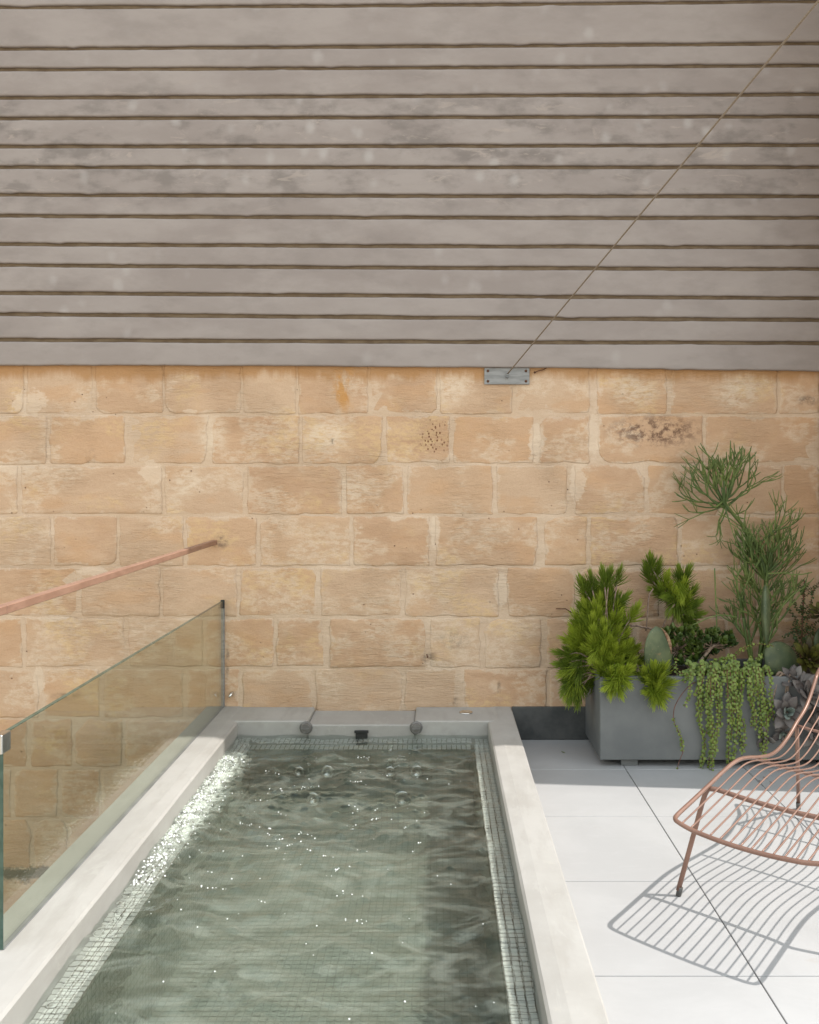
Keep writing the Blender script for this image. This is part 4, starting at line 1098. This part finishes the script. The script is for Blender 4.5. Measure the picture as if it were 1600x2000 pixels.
ae = empty('rosette_plant', P(1580, 1310, 4.58)); tag(ae, 'dark purple and yellow green rosette plant beside the round cactus pad', 'plant')
broad(ae, P(1582, 1288, 4.56), (-.15, -.9, .45), 22, LA, LA, 1.15, .15, 1.1, 81)
broad(ae, P(1603, 1200, 4.66), (-.2, -.6, .8), 16, LA, LA, .8, .1, 1.0, 82)
m = MB(); m.tube(spline([P(1586, 1325, 4.6), P(1584, 1305, 4.6), P(1582, 1288, 4.57)], 4), .007, 7); m.tube(spline([P(1606, 1325, 4.66), P(1608, 1260, 4.68), P(1603, 1200, 4.665)], 4), .006, 7)
adopt(ae, m.build('stem', M_bark))
gh = empty('ghost_plant', P(1545, 1335, 4.5)); tag(gh, 'grey purple ghost plant rosettes hanging over the planter front', 'plant')
for i, (x, y, Y, ax, n, s) in enumerate(((1537, 1392, 4.385, (-.1, -.95, .35), 14, .95), (1578, 1358, 4.39, (.1, -.75, .6), 13, 1.15), (1552, 1330, 4.45, (-.2, -.5, .8), 10, .85), (1530, 1428, 4.405, (-.2, -.8, -.4), 9, .7),
                                          (1590, 1432, 4.395, (.1, -.9, .1), 11, .85), (1495, 1440, 4.41, (-.5, -.75, -.3), 8, .6), (1606, 1385, 4.38, (.2, -.9, .4), 12, 1.0))):
    broad(gh, P(x, y, Y), ax, n, LG2 if i in (0, 3, 6) else LG, LG, s * 1.3, .0, 1.15, 90 + i)
m = MB()
for (x, y, Y) in ((1537, 1392, 4.39), (1578, 1358, 4.395), (1552, 1330, 4.455), (1530, 1428, 4.41), (1590, 1432, 4.4), (1495, 1440, 4.415), (1606, 1385, 4.385)):
    m.tube(spline([P(1550 + rnd(-20, 30), 1335, 4.5), P((1550 + x) / 2, 1322, 4.44), P(x, y, Y + .01)], 5), .005, 6)
m.tube(spline([P(1517, 1345, 4.47), P(1516, 1326, 4.46), P(1522, 1314, 4.46), P(1530, 1318, 4.46), P(1532, 1328, 4.46)], 4), .0075, 7)
adopt(gh, m.build('stem', M_bark))

# ------------------------------------------------------------------ wire lounge chair
A = Vector((.666, .746, 0)); R = Vector((.746, -.666, 0)); C1 = Vector((.761, 2.859, 0)); WD = .500
def cp(s, l, z): return C1 + A * s + R * l + Vector((0, 0, z))
ch = empty('lounge_chair', cp(.6, WD / 2, 0)); tag(ch, 'rose brown metal wire lounge chair on the sunlit terrace tiles', 'chair')
prof = [(0, .356), (.145, .376), (.29, .397), (.40, .414), (.507, .423), (.60, .413), (.726, .385), (.85, .366), (.95, .374), (1.05, .402), (1.122, .432), (1.25, .484), (1.386, .600)]
def sag(l): u = 2 * l / WD - 1; return max(0, 1 - u * u)
def fr(l, s0=0):
    return [cp(s, l, z) for s, z in prof[s0:]]
m = MB()
left = fr(0)[1:]; right = fr(WD)[1:]
front = [cp(.045, 0, .3622), cp(.014, .006, .358), cp(0, .024, .355)] + [cp(-.018 * sag(l), l, .355 - .016 * sag(l)) for l in np.linspace(.07, WD - .07, 9)] + [cp(0, WD - .024, .355), cp(.014, WD - .006, .358), cp(.045, WD, .3622)]
topb = [cp(1.405, .006, .618), cp(1.415, .03, .628)] + [cp(1.415 + .012 * sag(l), l, .63) for l in np.linspace(.08, WD - .08, 6)] + [cp(1.415, WD - .03, .628), cp(1.405, WD - .006, .618)]
loop = left[::-1] + front + right + topb[::-1]
s = spline(loop + [left[-1]], 5)
m.tube(s, .0075, 12)
adopt(ch, m.build('frame', M_copper))
for k in range(14):
    l = .034 + (WD - .068) * k / 13
    pts = [cp(-.016 * sag(l), l, .356 - .016 * sag(l))] + [cp(s_, l, z - .016 * sag(l) * (1 - .5 * s_ / 1.4)) for s_, z in prof[1:]] + [cp(1.413 + .012 * sag(l), l, .628)]
    m = MB(); m.tube(spline(pts, 6), .0031, 8); adopt(ch, m.build('rod', M_copper))
def bar(s_, z, r, name):
    pts = [cp(s_, l, z - .010 - .014 * sag(l)) for l in np.linspace(0, WD, 9)]
    m = MB(); m.tube(spline(pts, 2), r, 10); o = m.build(name, M_copper); adopt(ch, o)
bar(.726, .385, .0062, 'seat_bar'); bar(1.122, .432, .0062, 'back_bar')
u = [cp(.225, -.0885, .02), cp(.262, -.042, .24), cp(.279, -.012, .365), cp(.285, .012, .383)] + [cp(.29, l, .386 - .014 * sag(l)) for l in np.linspace(.045, WD - .045, 7)] + [cp(.285, WD - .012, .383), cp(.279, WD + .012, .365), cp(.262, WD + .042, .24), cp(.225, WD + .0885, .02)]
m = MB(); m.tube(spline(u, 5), .0085, 12); adopt(ch, m.build('front_leg', M_copper))
for sg, l0 in ((-1, 0), (1, WD)):
    m = MB(); m.tube([cp(1.315, l0 + sg * .059, .02), cp(1.122, l0 - sg * .002, .422)], .0085, 12); adopt(ch, m.build('rear_leg', M_copper))
    for (s_, dl, ds, dl2) in ((.225, .0885, .004, -.006), (1.318, .06, -.014, -.004)):
        m = MB(); b_ = cp(s_, l0 + sg * dl, 0); t_ = cp(s_ + ds, l0 + sg * (dl + dl2), .032); m.tube([b_, b_.lerp(t_, .1), t_], [.0085, .0098, .0098], 12); adopt(ch, m.build('foot_cap', M_cap))

# ------------------------------------------------------------------ debris
random.seed(99)
for i, (px, py, lab) in enumerate(((1485, 1526, 'dry brown leaf lying on the tiles behind the lounge chair'), (1512, 1531, 'dry brown leaf lying on the tiles behind the lounge chair'), (1499, 1522, 'dry brown leaf lying on the tiles behind the lounge chair'), (1104, 1471, 'small green leaf fallen on the tiles beside the planter'))):
    Y = F * H / (py - CY); c = P(px, py, Y)
    m = spoon(.022, .009, .1, 5, .9, .3); Mx = Matrix.Translation(c + Vector((0, 0, .003))) @ Matrix.Rotation(rnd(0, 6), 4, 'Z')
    m.v = [tuple(Mx @ Vector(q)) for q in m.v]
    o = m.build('fallen_leaf', M_rust if i < 3 else M_needled, loc=c); tag(o, lab, 'leaf', 'dry leaves behind the chair' if i < 3 else None)
